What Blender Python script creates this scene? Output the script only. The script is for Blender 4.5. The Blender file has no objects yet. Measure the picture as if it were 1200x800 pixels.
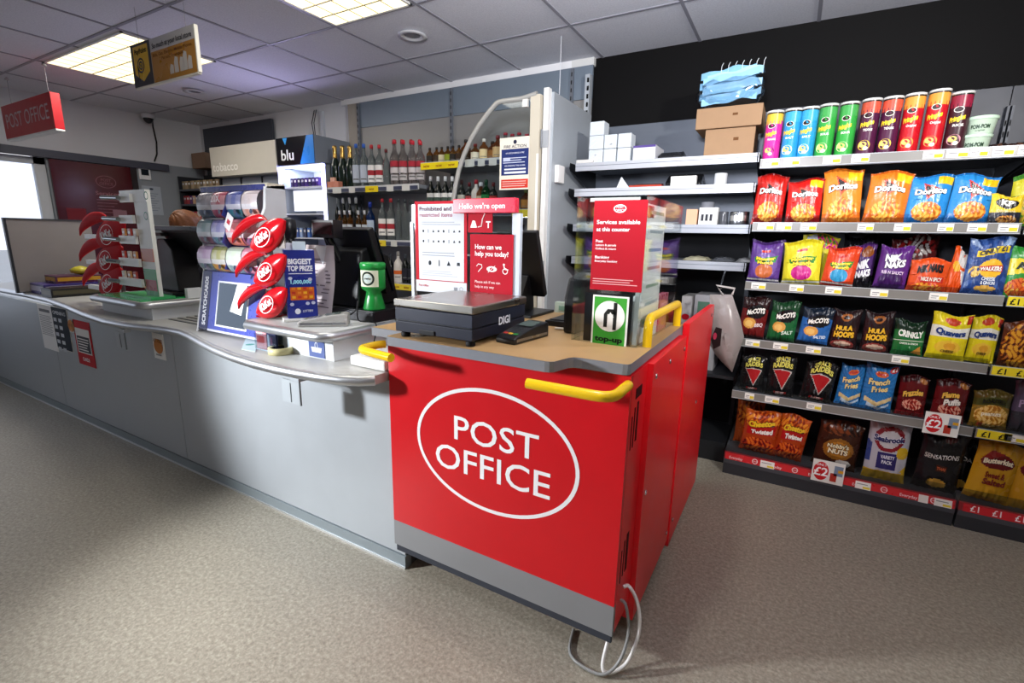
import bpy, bmesh, math, random
from mathutils import Vector, Matrix
R_=random.Random(7)
S=bpy.context.scene; COL=S.collection
PI=math.pi
# ------------------------------------------------------------------ camera
CAMH=1.28; FPX=564.2; YAW,PITCH,ROLL=.51659,.21319,-.020547
_f=Vector((-math.sin(YAW)*math.cos(PITCH),math.cos(YAW)*math.cos(PITCH),-math.sin(PITCH)))
_r=Vector((math.cos(YAW),math.sin(YAW),0)); _d=_f.cross(_r)
_c,_s=math.cos(ROLL),math.sin(ROLL)
CR=_c*_r+_s*_d; CD=-_s*_r+_c*_d; CF=_f
cam=bpy.data.cameras.new('camera'); camo=bpy.data.objects.new('camera',cam); COL.objects.link(camo)
cam.sensor_width=36; cam.lens=FPX/1200*36; cam.clip_start=.02; cam.clip_end=200
camo.matrix_world=Matrix(((CR.x,-CD.x,-CF.x,0),(CR.y,-CD.y,-CF.y,0),(CR.z,-CD.z,-CF.z,CAMH),(0,0,0,1)))
S.camera=camo
def at(px,py,X=None,Y=None,Z=None):
    """the point of a plane of the room (X, Y or Z = constant) that a survey sight-line meets"""
    d=CR*((px-600)/FPX)+CD*((py-400)/FPX)+CF
    if Y is not None: t=Y/d.y
    elif X is not None: t=X/d.x
    else: t=(Z-CAMH)/d.z
    return Vector((0,0,CAMH))+d*t
def pX(px,py,Y): return at(px,py,Y=Y).x
def pZ(px,py,Y): return at(px,py,Y=Y).z
# ------------------------------------------------------------------ colour + materials
def _l(c): c/=255.; return c/12.92 if c<=.04045 else ((c+.055)/1.055)**2.4
def C(h):
    if isinstance(h,tuple): return h
    h=h.lstrip('#'); h=''.join(q*2 for q in h) if len(h)==3 else h; return tuple(_l(int(h[i:i+2],16)) for i in (0,2,4))
MATS={}
def mat(name):
    if name in MATS: return MATS[name]
    spec=FIN[name]
    m=bpy.data.materials.new(name); m.use_nodes=True; nt=m.node_tree; b=nt.nodes['Principled BSDF']
    at_=nt.nodes.new('ShaderNodeAttribute'); at_.attribute_name='Col'
    nz=nt.nodes.new('ShaderNodeTexNoise'); nz.inputs['Scale'].default_value=spec.get('ns',9); nz.inputs['Detail'].default_value=3
    tc=nt.nodes.new('ShaderNodeTexCoord'); nt.links.new(tc.outputs['Object'],nz.inputs['Vector'])
    hs=nt.nodes.new('ShaderNodeMapRange'); a=spec.get('var',.05)
    hs.inputs['To Min'].default_value=1-a; hs.inputs['To Max'].default_value=1+a
    nt.links.new(nz.outputs['Fac'],hs.inputs['Value'])
    mx=nt.nodes.new('ShaderNodeVectorMath'); mx.operation='SCALE'
    nt.links.new(at_.outputs['Color'],mx.inputs[0]); nt.links.new(hs.outputs['Result'],mx.inputs['Scale'])
    nt.links.new(mx.outputs['Vector'],b.inputs['Base Color'])
    mr=nt.nodes.new('ShaderNodeMapRange'); r=spec['r']; mr.inputs['To Min'].default_value=max(.02,r*.85); mr.inputs['To Max'].default_value=min(1,r*1.15)
    nt.links.new(nz.outputs['Fac'],mr.inputs['Value']); nt.links.new(mr.outputs['Result'],b.inputs['Roughness'])
    b.inputs['Metallic'].default_value=spec.get('metal',0)
    b.inputs['Specular IOR Level'].default_value=spec.get('spec',.5)
    b.inputs['Transmission Weight'].default_value=spec.get('tr',0)
    b.inputs['IOR'].default_value=spec.get('ior',1.45)
    b.inputs['Coat Weight'].default_value=spec.get('coat',0)
    if spec.get('em'):
        nt.links.new(mx.outputs['Vector'],b.inputs['Emission Color']); b.inputs['Emission Strength'].default_value=spec['em']
    if spec.get('bump'):
        bp=nt.nodes.new('ShaderNodeBump'); bp.inputs['Strength'].default_value=spec['bump']; bp.inputs['Distance'].default_value=.004
        n2=nt.nodes.new('ShaderNodeTexNoise'); n2.inputs['Scale'].default_value=spec.get('bs',60); nt.links.new(tc.outputs['Object'],n2.inputs['Vector'])
        nt.links.new(n2.outputs['Fac'],bp.inputs['Height']); nt.links.new(bp.outputs['Normal'],b.inputs['Normal'])
    if spec.get('clear'):   # thin clear plastic / pane: mostly see-through with a sheen
        tr=nt.nodes.new('ShaderNodeBsdfTransparent'); nt.links.new(mx.outputs['Vector'],tr.inputs['Color'])
        gl=nt.nodes.new('ShaderNodeBsdfGlossy'); gl.inputs['Roughness'].default_value=.04
        fr=nt.nodes.new('ShaderNodeFresnel'); fr.inputs['IOR'].default_value=1.35
        ml=nt.nodes.new('ShaderNodeMath'); ml.operation='MULTIPLY_ADD'; ml.inputs[1].default_value=.4; ml.inputs[2].default_value=spec.get('haze',.02)
        nt.links.new(fr.outputs['Fac'],ml.inputs[0])
        ms=nt.nodes.new('ShaderNodeMixShader'); nt.links.new(ml.outputs['Value'],ms.inputs['Fac'])
        nt.links.new(tr.outputs['BSDF'],ms.inputs[1]); nt.links.new(gl.outputs['BSDF'],ms.inputs[2])
        out=nt.nodes['Material Output']; nt.links.new(ms.outputs['Shader'],out.inputs['Surface'])
    MATS[name]=m; return m
FIN=dict(
 paint=dict(r=.45,spec=.4), matte=dict(r=.75,spec=.25), paper=dict(r=.7,spec=.2,var=.03), gloss=dict(r=.18,spec=.5), satin=dict(r=.33,spec=.5),
 print_=dict(r=.28,spec=.5,var=.04), foil=dict(r=.27,spec=.5,bump=.45,bs=42,var=.05), metal=dict(r=.28,metal=1), brushed=dict(r=.38,metal=.9), chrome=dict(r=.08,metal=1),
 grey_metal=dict(r=.42,spec=.45,metal=.25), laminate=dict(r=.4,spec=.45,ns=60,var=.06), wood=dict(r=.42,spec=.4,ns=22,var=.12),
 rubber=dict(r=.65,spec=.3), black=dict(r=.4,spec=.4), plastic=dict(r=.3,spec=.5), card=dict(r=.8,spec=.2,ns=30,var=.06),
 glass=dict(r=.04,tr=.92,ior=1.25,spec=.5,var=.02), clear=dict(r=.05,clear=1,var=.01), film=dict(r=.1,clear=1,haze=.16,var=.01,bump=.4,bs=30), mirror=dict(r=.05,metal=1,var=.02),
 hair=dict(r=.5,spec=.3,ns=120,var=.35), skin=dict(r=.5,spec=.4), cloth=dict(r=.9,spec=.1,ns=80,var=.12),
 lamp=dict(r=.5,em=1.7,var=0), glow=dict(r=.5,em=3.2,var=0), glowsoft=dict(r=.5,em=.8,var=0))
# ------------------------------------------------------------------ text
_TX={}
def text_geo(s,bold=0.0,space=1.0):
    k=(s,bold,space)
    if k in _TX: return _TX[k]
    cu=bpy.data.curves.new('t','FONT'); cu.body=s; cu.size=1; cu.resolution_u=3; cu.offset=bold; cu.space_character=space; cu.align_x='LEFT'
    ob=bpy.data.objects.new('t',cu); COL.objects.link(ob)
    dg=bpy.context.evaluated_depsgraph_get(); me=bpy.data.meshes.new_from_object(ob.evaluated_get(dg))
    v=[(p.co.x,p.co.y) for p in me.vertices]; f=[tuple(p.vertices) for p in me.polygons]
    bpy.data.objects.remove(ob); bpy.data.curves.remove(cu); bpy.data.meshes.remove(me)
    if not v: v=[(0,0)]; f=[]
    x0=min(p[0] for p in v); x1=max(p[0] for p in v); CAP=.69
    v=[((p[0]-x0)/CAP,p[1]/CAP) for p in v]; w=(x1-x0)/CAP
    _TX[k]=(v,f,w); return _TX[k]
# ------------------------------------------------------------------ mesh builder
class MB:
    def __init__(s): s.v=[]; s.f=[]; s.c=[]; s.m=[]; s.sm=[]; s.ml=[]
    def geo(s,v,f,col,m='paint',smooth=False):
        o=len(s.v); s.v+= [tuple(p) for p in v]
        if m not in s.ml: s.ml.append(m)
        mi=s.ml.index(m); multi=isinstance(col,list)
        c0=None if multi else C(col)
        for i,q in enumerate(f):
            s.f.append(tuple(o+j for j in q)); s.c.append(C(col[i]) if multi else c0); s.m.append(mi); s.sm.append(smooth)
        return s
    def box(s,x0,x1,y0,y1,z0,z1,col,m='paint'):
        x0,x1=min(x0,x1),max(x0,x1); y0,y1=min(y0,y1),max(y0,y1); z0,z1=min(z0,z1),max(z0,z1)
        v=[(x,y,z) for z in (z0,z1) for y in (y0,y1) for x in (x0,x1)]
        return s.geo(v,[(0,2,3,1),(4,5,7,6),(0,1,5,4),(2,6,7,3),(0,4,6,2),(1,3,7,5)],col,m)
    def obox(s,o,r,u,n,w,h,d,col,m='paint'):
        """box centred at o with half-axes along r (w), u (h), n (d)"""
        o,r,u,n=map(Vector,(o,r,u,n)); v=[o+r*(a*w/2)+n*(b*d/2)+u*(c*h/2) for c in (-1,1) for b in (-1,1) for a in (-1,1)]
        return s.geo(v,[(0,2,3,1),(4,5,7,6),(0,1,5,4),(2,6,7,3),(0,4,6,2),(1,3,7,5)],col,m)
    def prism(s,poly,ax,a,b,col,m='paint',smooth=False):
        """poly of 2-D points extruded along axis ax from a to b; x:(y,z) y:(x,z) z:(x,y)"""
        n=len(poly)
        def mk(p,t): return {'x':(t,p[0],p[1]),'y':(p[0],t,p[1]),'z':(p[0],p[1],t)}[ax]
        v=[mk(p,a) for p in poly]+[mk(p,b) for p in poly]
        f=[tuple(range(n-1,-1,-1)),tuple(range(n,2*n))]+[(i,(i+1)%n,n+(i+1)%n,n+i) for i in range(n)]
        return s.geo(v,f,col,m,smooth)
    def quad(s,a,b,c,d,col,m='paint'): return s.geo([a,b,c,d],[(0,1,2,3)],col,m)
    def poly(s,pts,col,m='paint'): return s.geo(pts,[tuple(range(len(pts)))],col,m)
    def tube(s,pts,r,col,m='paint',n=8,cap=True):
        pts=[Vector(p) for p in pts]; k=len(pts); rings=[]
        rr=r if isinstance(r,(list,tuple)) else [r]*k
        up=None; v=[]
        for i,p in enumerate(pts):
            t=(pts[min(i+1,k-1)]-pts[max(i-1,0)]).normalized()
            if up is None: up=Vector((0,0,1)) if abs(t.z)<.9 else Vector((1,0,0))
            a=(up-t*up.dot(t))
            if a.length<1e-5: a=t.orthogonal()
            a.normalize(); b=t.cross(a); up=a
            v+=[p+a*(rr[i]*math.cos(2*PI*j/n))+b*(rr[i]*math.sin(2*PI*j/n)) for j in range(n)]
        f=[(i*n+j,i*n+(j+1)%n,(i+1)*n+(j+1)%n,(i+1)*n+j) for i in range(k-1) for j in range(n)]
        s.geo(v,f,col,m,True)
        if cap: s.geo(v[:n],[tuple(range(n-1,-1,-1))],col,m); s.geo(v[-n:],[tuple(range(n))],col,m)
        return s
    def lathe(s,prof,o,col,m='paint',n=16,axis='z',smooth=True):
        """prof: list of (r,h[,colour of the band above it])"""
        o=Vector(o); v=[]
        for p in prof:
            for j in range(n):
                a=2*PI*j/n; x,y=p[0]*math.cos(a),p[0]*math.sin(a)
                v.append(o+{'z':Vector((x,y,p[1])),'y':Vector((x,p[1],y)),'x':Vector((p[1],x,y))}[axis])
        f=[];cs=[]
        for i in range(len(prof)-1):
            for j in range(n):
                f.append((i*n+j,i*n+(j+1)%n,(i+1)*n+(j+1)%n,(i+1)*n+j)); cs.append(prof[i][2] if len(prof[i])>2 and prof[i][2] else col)
        if prof[0][0]>1e-4: f.append(tuple(range(n-1,-1,-1))); cs.append(col)
        if prof[-1][0]>1e-4: f.append(tuple(range((len(prof)-1)*n,len(prof)*n))); cs.append(prof[-2][2] if len(prof[-2])>2 and prof[-2][2] else col)
        return s.geo(v,f,cs,m,smooth)
    def disc(s,o,r,u,a,b,col,m='print_',n=28,ring=None):
        o,r,u=map(Vector,(o,r,u))
        pt=lambda k,t: o+r*(a*k*math.cos(2*PI*t/n))+u*(b*k*math.sin(2*PI*t/n))
        if ring is None: return s.geo([pt(1,t) for t in range(n)],[tuple(range(n))],col,m)
        v=[pt(1,t) for t in range(n)]+[o+r*((a-ring)*math.cos(2*PI*t/n))+u*((b-ring)*math.sin(2*PI*t/n)) for t in range(n)]
        return s.geo(v,[(t,(t+1)%n,n+(t+1)%n,n+t) for t in range(n)],col,m)
    def text(s,t,o,r,u,h,col,m='paper',w=None,align='C',bold=.012,space=1.0,fn=None):
        """letters h high (capitals), baseline start/centre/end at o; optional width w; fn maps (x,y) to a point"""
        v,f,tw=text_geo(t,bold,space); sx=h
        if w: sx=w/max(tw,1e-6)
        dx={'C':-tw*sx/2,'L':0,'R':-tw*sx}[align]
        if fn: P=[fn(p[0]*sx+dx,p[1]*h) for p in v]
        else:
            o,r,u=Vector(o),Vector(r),Vector(u); P=[o+r*(p[0]*sx+dx)+u*(p[1]*h) for p in v]
        return s.geo(P,f,col,m)
    def build(s,name): 
        me=bpy.data.meshes.new(name); me.from_pydata(s.v,[],s.f)
        for x in s.ml: me.materials.append(mat(x) if isinstance(x,str) else x)
        me.polygons.foreach_set('material_index',s.m); me.polygons.foreach_set('use_smooth',s.sm)
        ca=me.color_attributes.new('Col','FLOAT_COLOR','CORNER'); buf=[]
        for f,c in zip(s.f,s.c): buf+= [c[0],c[1],c[2],1.]*len(f)
        ca.data.foreach_set('color',buf); me.update(); return me
LOC={}
def smooth(P,n=5):
    P=[Vector(p) for p in P]; Q=[P[0]]+P+[P[-1]]; o=[]
    for i in range(1,len(Q)-2):
        a,b,c,d=Q[i-1:i+3]
        for k in range(n):
            t=k/n; o.append(.5*((2*b)+(c-a)*t+(2*a-5*b+4*c-d)*t*t+(3*b-a-3*c+d)*t**3))
    return o+[P[-1]]
def obj(name,mb,parent=None,label=None,bevel=0,cat=None,group=None,kind=None,loc=None,rot=None):
    me=mb.build(name) if isinstance(mb,MB) else mb
    o=bpy.data.objects.new(name,me); COL.objects.link(o)
    if bevel:
        b=o.modifiers.new('edge','BEVEL'); b.width=bevel; b.segments=2; b.limit_method='ANGLE'; b.angle_limit=.6; b.harden_normals=False
    if parent:
        o.parent=parent; o.matrix_parent_inverse=Matrix.Translation(-LOC.get(parent.name,Vector((0,0,0))))
    if label: o['label']=label
    if cat: o['category']=cat
    if group: o['group']=group
    if kind: o['kind']=kind
    if loc is not None: o.location=loc
    if rot is not None: o.rotation_euler=rot
    return o
def thing(name,label,cat,loc=(0,0,0),group=None):
    o=bpy.data.objects.new(name,None); COL.objects.link(o); o.location=loc; o.empty_display_size=.05
    LOC[o.name]=Vector(loc); o['label']=label; o['category']=cat
    if group: o['group']=group
    return o
def struct(name,mb,**k): return obj(name,mb,kind='structure',**k)
def dup(root,loc,label,group=None,rot=None):
    r=root.copy(); COL.objects.link(r); r.location=loc; r['label']=label
    if group: r['group']=group
    if rot is not None: r.rotation_euler=rot
    for ch in list(root.children):
        c=ch.copy(); COL.objects.link(c); c.parent=r
        for g in list(ch.children):
            d=g.copy(); COL.objects.link(d); d.parent=c
    return r
XR,ZU=Vector((1,0,0)),Vector((0,0,1)); YB=Vector((0,1,0))
def ease(p0,p1,p2,n=5):
    p0,p1,p2=map(Vector,(p0,p1,p2)); return [p0*(1-t)**2+p1*2*t*(1-t)+p2*t*t for t in [i/n for i in range(n+1)]]
# ------------------------------------------------------------------ the room
H=2.46; BW=3.35; LW=-6.1; RW=3.3; FW=-3.2
def node_mat(name,build):
    m=bpy.data.materials.new(name); m.use_nodes=True; nt=m.node_tree; build(nt,nt.nodes['Principled BSDF'],nt.nodes.new,nt.links.new); MATS[name]=m; return name
def _floor(nt,b,N,L):
    tc=N('ShaderNodeTexCoord'); 
    n1=N('ShaderNodeTexNoise'); n1.inputs['Scale'].default_value=78; n1.inputs['Detail'].default_value=5; n1.inputs['Roughness'].default_value=.75
    n2=N('ShaderNodeTexNoise'); n2.inputs['Scale'].default_value=2.1; n2.inputs['Detail'].default_value=4
    n3=N('ShaderNodeTexVoronoi'); n3.inputs['Scale'].default_value=170
    for n in (n1,n2,n3): L(tc.outputs['Object'],n.inputs['Vector'])
    cr=N('ShaderNodeValToRGB'); e=cr.color_ramp.elements
    e[0].position=.28; e[0].color=(*C('#787165'),1); e[1].position=.72; e[1].color=(*C('#b6b0a0'),1)
    x=cr.color_ramp.elements.new(.5); x.color=(*C('#989182'),1)
    L(n1.outputs['Fac'],cr.inputs['Fac'])
    m1=N('ShaderNodeMapRange'); m1.inputs['To Min'].default_value=.86; m1.inputs['To Max'].default_value=1.12; L(n2.outputs['Fac'],m1.inputs['Value'])
    m2=N('ShaderNodeMapRange'); m2.inputs['To Min'].default_value=.88; m2.inputs['To Max'].default_value=1.1; L(n3.outputs['Color'],m2.inputs['Value'])
    k=N('ShaderNodeMath'); k.operation='MULTIPLY'; L(m1.outputs['Result'],k.inputs[0]); L(m2.outputs['Result'],k.inputs[1])
    sc=N('ShaderNodeVectorMath'); sc.operation='SCALE'; L(cr.outputs['Color'],sc.inputs[0]); L(k.outputs['Value'],sc.inputs['Scale'])
    L(sc.outputs['Vector'],b.inputs['Base Color']); b.inputs['Roughness'].default_value=.42; b.inputs['Specular IOR Level'].default_value=.35
    bp=N('ShaderNodeBump'); bp.inputs['Strength'].default_value=.12; bp.inputs['Distance'].default_value=.003; L(n1.outputs['Fac'],bp.inputs['Height']); L(bp.outputs['Normal'],b.inputs['Normal'])
def _ceil(nt,b,N,L):
    tc=N('ShaderNodeTexCoord'); n1=N('ShaderNodeTexNoise'); n1.inputs['Scale'].default_value=130; n1.inputs['Detail'].default_value=4
    L(tc.outputs['Object'],n1.inputs['Vector']); cr=N('ShaderNodeValToRGB'); e=cr.color_ramp.elements
    e[0].position=.35; e[0].color=(*C('#d2d3da'),1); e[1].position=.65; e[1].color=(*C('#dfe0e6'),1); L(n1.outputs['Fac'],cr.inputs['Fac'])
    L(cr.outputs['Color'],b.inputs['Base Color']); b.inputs['Roughness'].default_value=.9; b.inputs['Specular IOR Level'].default_value=.1
def _wall(c):
    def f(nt,b,N,L):
        tc=N('ShaderNodeTexCoord'); n=N('ShaderNodeTexNoise'); n.inputs['Scale'].default_value=3; n.inputs['Detail'].default_value=5
        L(tc.outputs['Object'],n.inputs['Vector']); m=N('ShaderNodeMapRange'); m.inputs['To Min'].default_value=.94; m.inputs['To Max'].default_value=1.05; L(n.outputs['Fac'],m.inputs['Value'])
        rgb=N('ShaderNodeRGB'); rgb.outputs[0].default_value=(*C(c),1); s=N('ShaderNodeVectorMath'); s.operation='SCALE'; L(rgb.outputs[0],s.inputs[0]); L(m.outputs['Result'],s.inputs['Scale'])
        L(s.outputs['Vector'],b.inputs['Base Color']); b.inputs['Roughness'].default_value=.7; b.inputs['Specular IOR Level'].default_value=.15
    return f
node_mat('floor_vinyl',_floor); node_mat('ceiling_tile',_ceil); node_mat('wall_white',_wall('#d4d6da')); node_mat('wall_black',_wall('#060505')); node_mat('wall_grey',_wall('#8f959b'))
struct('floor',MB().box(LW-.1,RW,FW,BW,-.05,0,'#888','floor_vinyl'))
# ceiling: tiles carried by a grid of narrow bars
GX0,GY0,GP=-.03,2.19,.61
cb=MB().box(LW,RW,FW,BW,H,H+.05,'#fff','ceiling_tile')
for k in range(-10,6):
    x=GX0+.61*k
    if LW<x<RW: cb.box(x-.009,x+.009,FW,BW,H-.004,H+.001,'#94949d','paint')
for k in range(-9,2):
    y=2.19+.6*k
    if FW<y<BW: cb.box(LW,RW,y-.009,y+.009,H-.0035,H+.001,'#94949d','paint')
struct('ceiling',cb)
struct('wall_back',MB().box(LW,-1.46,BW,BW+.1,0,H,'#fff','wall_white').box(-1.46,RW,BW,BW+.1,0,H,'#fff','wall_black'))
struct('wall_right',MB().box(RW,RW+.1,FW,BW,0,H,'#fff','wall_white'))
struct('wall_front',MB().box(LW,RW,FW-.1,FW,0,H,'#fff','wall_white'))
# left wall with the shop window: white header above, window opening Y -1.6..2.0
WZ=1.98
wl=MB().box(LW-.12,LW,FW,BW,WZ,H,'#fff','wall_white').box(LW-.12,LW,FW,-1.7,0,WZ,'#fff','wall_grey').box(LW-.12,LW,-1.7,1.93,0,.45,'#fff','wall_grey').box(LW-.12,LW,1.93,BW,0,WZ,'#fff','wall_grey')
struct('wall_left',wl)
struct('trim_1',MB().box(-3.72,-1.46,BW-.035,BW,H-.045,H,'#e6e6e6','paint').box(-1.46,-1.30,BW-.035,BW,H-.05,H,'#d0d0cc','paint'))
struct('trim_2',MB().box(LW,LW+.05,FW,2.95,WZ-.07,WZ,'#4a4c58','paint'))
win=struct('window_1',MB().box(LW-.08,LW-.03,-1.7,1.93,.45,.52,'#c9ccd0','paint').box(LW-.08,LW-.03,-1.7,1.93,WZ-.13,WZ-.07,'#b8bcc4','paint').box(LW-.08,LW-.03,-1.7,-1.62,.45,WZ,'#c9ccd0','paint').box(LW-.08,LW-.03,1.85,1.93,.45,WZ,'#c9ccd0','paint').box(LW-.08,LW-.03,.4,.46,.45,WZ,'#c9ccd0','paint'))
obj('pane',MB().box(LW-.06,LW-.054,-1.62,1.85,.5,WZ-.1,'#f4f8ff','clear'),win)
# ------------------------------------------------------------------ light
w=bpy.data.worlds.new('world'); S.world=w; w.use_nodes=True
bg=w.node_tree.nodes['Background']
sky=w.node_tree.nodes.new('ShaderNodeTexSky'); sky.sky_type='HOSEK_WILKIE' if 'HOSEK_WILKIE' in [e.identifier for e in bpy.types.ShaderNodeTexSky.bl_rna.properties['sky_type'].enum_items] else 'NISHITA'
sky.sun_direction=(-.6,-.3,.74); sky.turbidity=6
mixw=w.node_tree.nodes.new('ShaderNodeMix'); mixw.data_type='RGBA'; mixw.inputs['Factor'].default_value=.8
w.node_tree.links.new(sky.outputs['Color'],mixw.inputs['A']); mixw.inputs['B'].default_value=(1,1,1.04,1)
w.node_tree.links.new(mixw.outputs['Result'],bg.inputs['Color']); bg.inputs['Strength'].default_value=1.6
def area(name,loc,sx,sy,power,col=(1,1,1),target=None,spread=PI):
    l=bpy.data.lights.new(name,'AREA'); l.shape='RECTANGLE'; l.size=sx; l.size_y=sy; l.energy=power; l.color=col; l.spread=spread
    o=bpy.data.objects.new(name,l); COL.objects.link(o); o.location=loc
    if target is not None: o.rotation_euler=(Vector(target)-Vector(loc)).to_track_quat('-Z','Y').to_euler()
    return o
def spot(name,loc,target,power,angle,blend=.6,rad=.1,col=(1,1,1)):
    l=bpy.data.lights.new(name,'SPOT'); l.energy=power; l.spot_size=math.radians(angle); l.spot_blend=blend; l.shadow_soft_size=rad; l.color=col
    o=bpy.data.objects.new(name,l); COL.objects.link(o); o.location=loc; o.rotation_euler=(Vector(target)-Vector(loc)).to_track_quat('-Z','Y').to_euler(); return o
WARM=(1,.93,.8); COOL=(.93,.96,1)
area('shop_light',(-1.0,-1.3,H-.03),1.2,.6,4,COOL); area('shop_light',(2.2,-.6,H-.03),1.2,.6,7,(1,.8,.55))
spot('flash_left',(-3.1,-.6,1.45),(-1.0,1.35,.5),460,60,.75,.12,COOL)
spot('flash_overhead',(-.62,1.22,2.42),(-.62,1.35,0),30,140,.6,.03,(1,.98,.95))
spot('flash_right',(1.3,.5,2.2),(-.9,3.2,1.75),235,84,.85,.06,(1,.97,.94))
spot('ceiling_fill',(-.2,.1,1.75),(-.3,1.4,2.46),330,105,.9,.15,(.88,.9,1))  # added upward spot, brightens the ceiling and softly fills the room
area('panel_light',(-4.3,1.915,H-.02),1.1,.5,16,(1,.97,.92)); area('panel_light',(-2.155,1.6,H-.02),.5,1.0,9,(1,.97,.92))
area('cabinet_light',(-3.8,2.885,1.80),.5,.03,4.5,(.62,.55,1),target=(-3.4,1.9,2.46))
area('cabinet_light',(-3.8,3.0,1.845),.5,.12,5,(.85,.88,1),target=(-3.8,3.05,1.0))
S.view_settings.view_transform='Standard'; S.view_settings.look='None'; S.view_settings.exposure=.1; S.view_settings.gamma=1; S.view_settings.use_curve_mapping=False
# ------------------------------------------------------------------ ceiling fixtures
def troffer(x0,x1,y0,y1,label,nx,ny):
    t=thing('ceiling_light',label,'ceiling light',((x0+x1)/2,(y0+y1)/2,H-.012),'fluorescent ceiling panels')
    m=MB(); e=.014; z0=H-.010
    for a in ((x0,x1,y0,y0+e),(x0,x1,y1-e,y1),(x0,x0+e,y0,y1),(x1-e,x1,y0,y1)): m.box(*a,z0,H-.001,'#ecece6','paint')
    obj('frame',m,t)
    obj('diffuser',MB().box(x0+e,x1-e,y0+e,y1-e,H-.007,H-.002,'#fff0c0','lamp'),t)
    l=MB()
    for i in range(1,nx): 
        x=x0+(x1-x0)*i/nx; l.box(x-.003,x+.003,y0+e,y1-e,z0+.001,H-.0075,'#d9cfa6','paint')
    for i in range(1,ny):
        y=y0+(y1-y0)*i/ny; l.box(x0+e,x1-e,y-.005,y+.005,z0+.0005,H-.0075,'#efe6c0','paint')
    obj('louvre',l,t)
troffer(GX0-.61*8+.02,GX0-.61*6-.02,1.63,2.2,'long lit ceiling panel behind the hanging yellow sign',10,4)
troffer(GX0-.61*4+.02,GX0-.61*3-.02,1.01,2.18,'square lit ceiling panel with louvres at the top centre edge',5,10)
for (x,y),lb in (((-2.14,2.48),'round recessed downlight to the right of the louvred ceiling panel'),((-4.64,2.54),'round recessed downlight beyond the hanging yellow sign')):
    t=thing('downlight',lb,'downlight',(x,y,H),'recessed downlights')
    obj('trim_ring',MB().lathe([(.035,.004),(.06,0),(.085,-.004),(.088,-.012),(.055,-.012),(.05,-.002)],(x,y,H-.004),'#c8c8cb','paint',28),t)
    obj('lens',MB().lathe([(.05,.0),(.048,-.006),(.03,-.01),(.001,-.011)],(x,y,H-.002),'#77777c','gloss',24),t)
# ------------------------------------------------------------------ red counter kiosk
RED='#cb0f1b'; KY=1.225; KX0,KX1=-1.20,-.33; DT=.96
ki=thing('service_counter','red counter unit with white oval POST OFFICE sign on its front','counter',(-.75,1.5,0))
fp=MB().box(KX0,KX1,KY,KY+.018,.215,.925,RED,'satin').box(KX0,KX1,KY,KY+.018,.112,.215,'#8f9092','grey_metal')
yq=KY-.0012
x0,x1=pX(489.5,522,KY),pX(678.5,575,KY); z1,z0=pZ(556,452.5,KY),pZ(612,613.5,KY)
fp.disc(((x0+x1)/2,yq,(z0+z1)/2),XR,ZU,(x1-x0)/2,(z1-z0)/2,'#f4f2f2','print_',64,.0125)
a,b=at(532.5,514,Y=KY),at(631,541,Y=KY); tp=pZ(532.5,483.5,KY)
fp.text('POST',(a.x,yq,(a.z+b.z)/2+.002),XR,ZU,.083,'#f4f2f2',w=pX(631.5,507,KY)-pX(532,498,KY),align='L',bold=.006)
a=at(511,535,Y=KY); b=at(645,570,Y=KY)
fp.text('OFFICE',(a.x,yq,pZ(644,586,KY)+.002),XR,ZU,.086,'#f4f2f2',w=b.x-a.x,align='L',bold=.006)
obj('front_panel',fp,ki)
obj('skirting',MB().box(KX0+.005,KX1-.002,KY+.004,KY+.018,.083,.112,'#3a3d45','rubber').box(-1.145,KX1-.03,KY+.10,KY+.12,.02,.099,'#15161a','rubber'),ki,bevel=.003)
bd=MB().box(-1.145,-.352,KY+.021,1.86,.10,.925,'#b10d18','satin')
bd.box(-1.0,-.45,KY+.18,1.80,.0,.10,'#222326','rubber')
obj('body',bd,ki)
sx=-.33
ss=MB().box(-.352,sx,KY+.0205,1.395,.112,.925,'#ea1a25','satin')  # side strip and panels painted brighter than the front, as lit from the right
for (za,zb,ya,yb) in ((.845,.875,1.285,1.345),(.70,.80,1.262,1.268),(.70,.82,1.285,1.293),(.71,.83,1.31,1.325),(.27,.38,1.262,1.268),(.28,.40,1.285,1.293),(.28,.41,1.31,1.33)):
    ss.box(sx-.004,sx+.0012,ya,yb,za,zb,'#3a0508','matte')
obj('side_strip',ss,ki)
def spanel(y0,y1,z0,z1,x0,x1,screws):
    m=MB().box(x0 if y0<1.9 else -.331,x1,y0,y1,z0,z1,'#ea1a25','satin'); o=obj('side_panel',m,ki,bevel=.002)
    for (y,z) in screws: obj('screw',MB().lathe([(.009,0),(.008,.004),(.002,.005),(0,.005)],(x1,y,z),'#d8d8da','chrome',12,'x'),o)
spanel(1.395,1.905,.045,.925,-.35,-.312,[(1.43,.88),(1.43,.1),(1.87,.88),(1.87,.1),(1.42,.5),(1.62,.885)])
spanel(1.912,2.58,.012,.972,-.35,-.306,[(2.28,.55),(1.95,.12),(2.5,.93)])
YEL='#f2c51c'
def handle(pts,fl=()):
    h=obj('handle',MB().tube(pts,.0142,YEL,'gloss',12),ki,label='yellow grab handle'); return h
zh=.902
pe=at(476.5,414,Z=zh); pl=at(427,407,Z=zh)
handle([(pe.x,1.088,zh)]+[(pl.x+.09,1.10,zh)]+ease((pl.x+.045,1.108,zh),(pl.x,1.115,zh),(pl.x+.004,1.155,zh))+[(pl.x+.006,1.20,zh),(pl.x+.02,1.222,zh)])
pe=at(627,444,Z=zh)
handle([(pe.x,1.088,zh),(-.42,1.088,zh)]+ease((-.385,1.088,zh),(-.336,1.088,zh),(-.336,1.135,zh))+[(-.336,1.222,zh)])
hx=-.352
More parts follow.
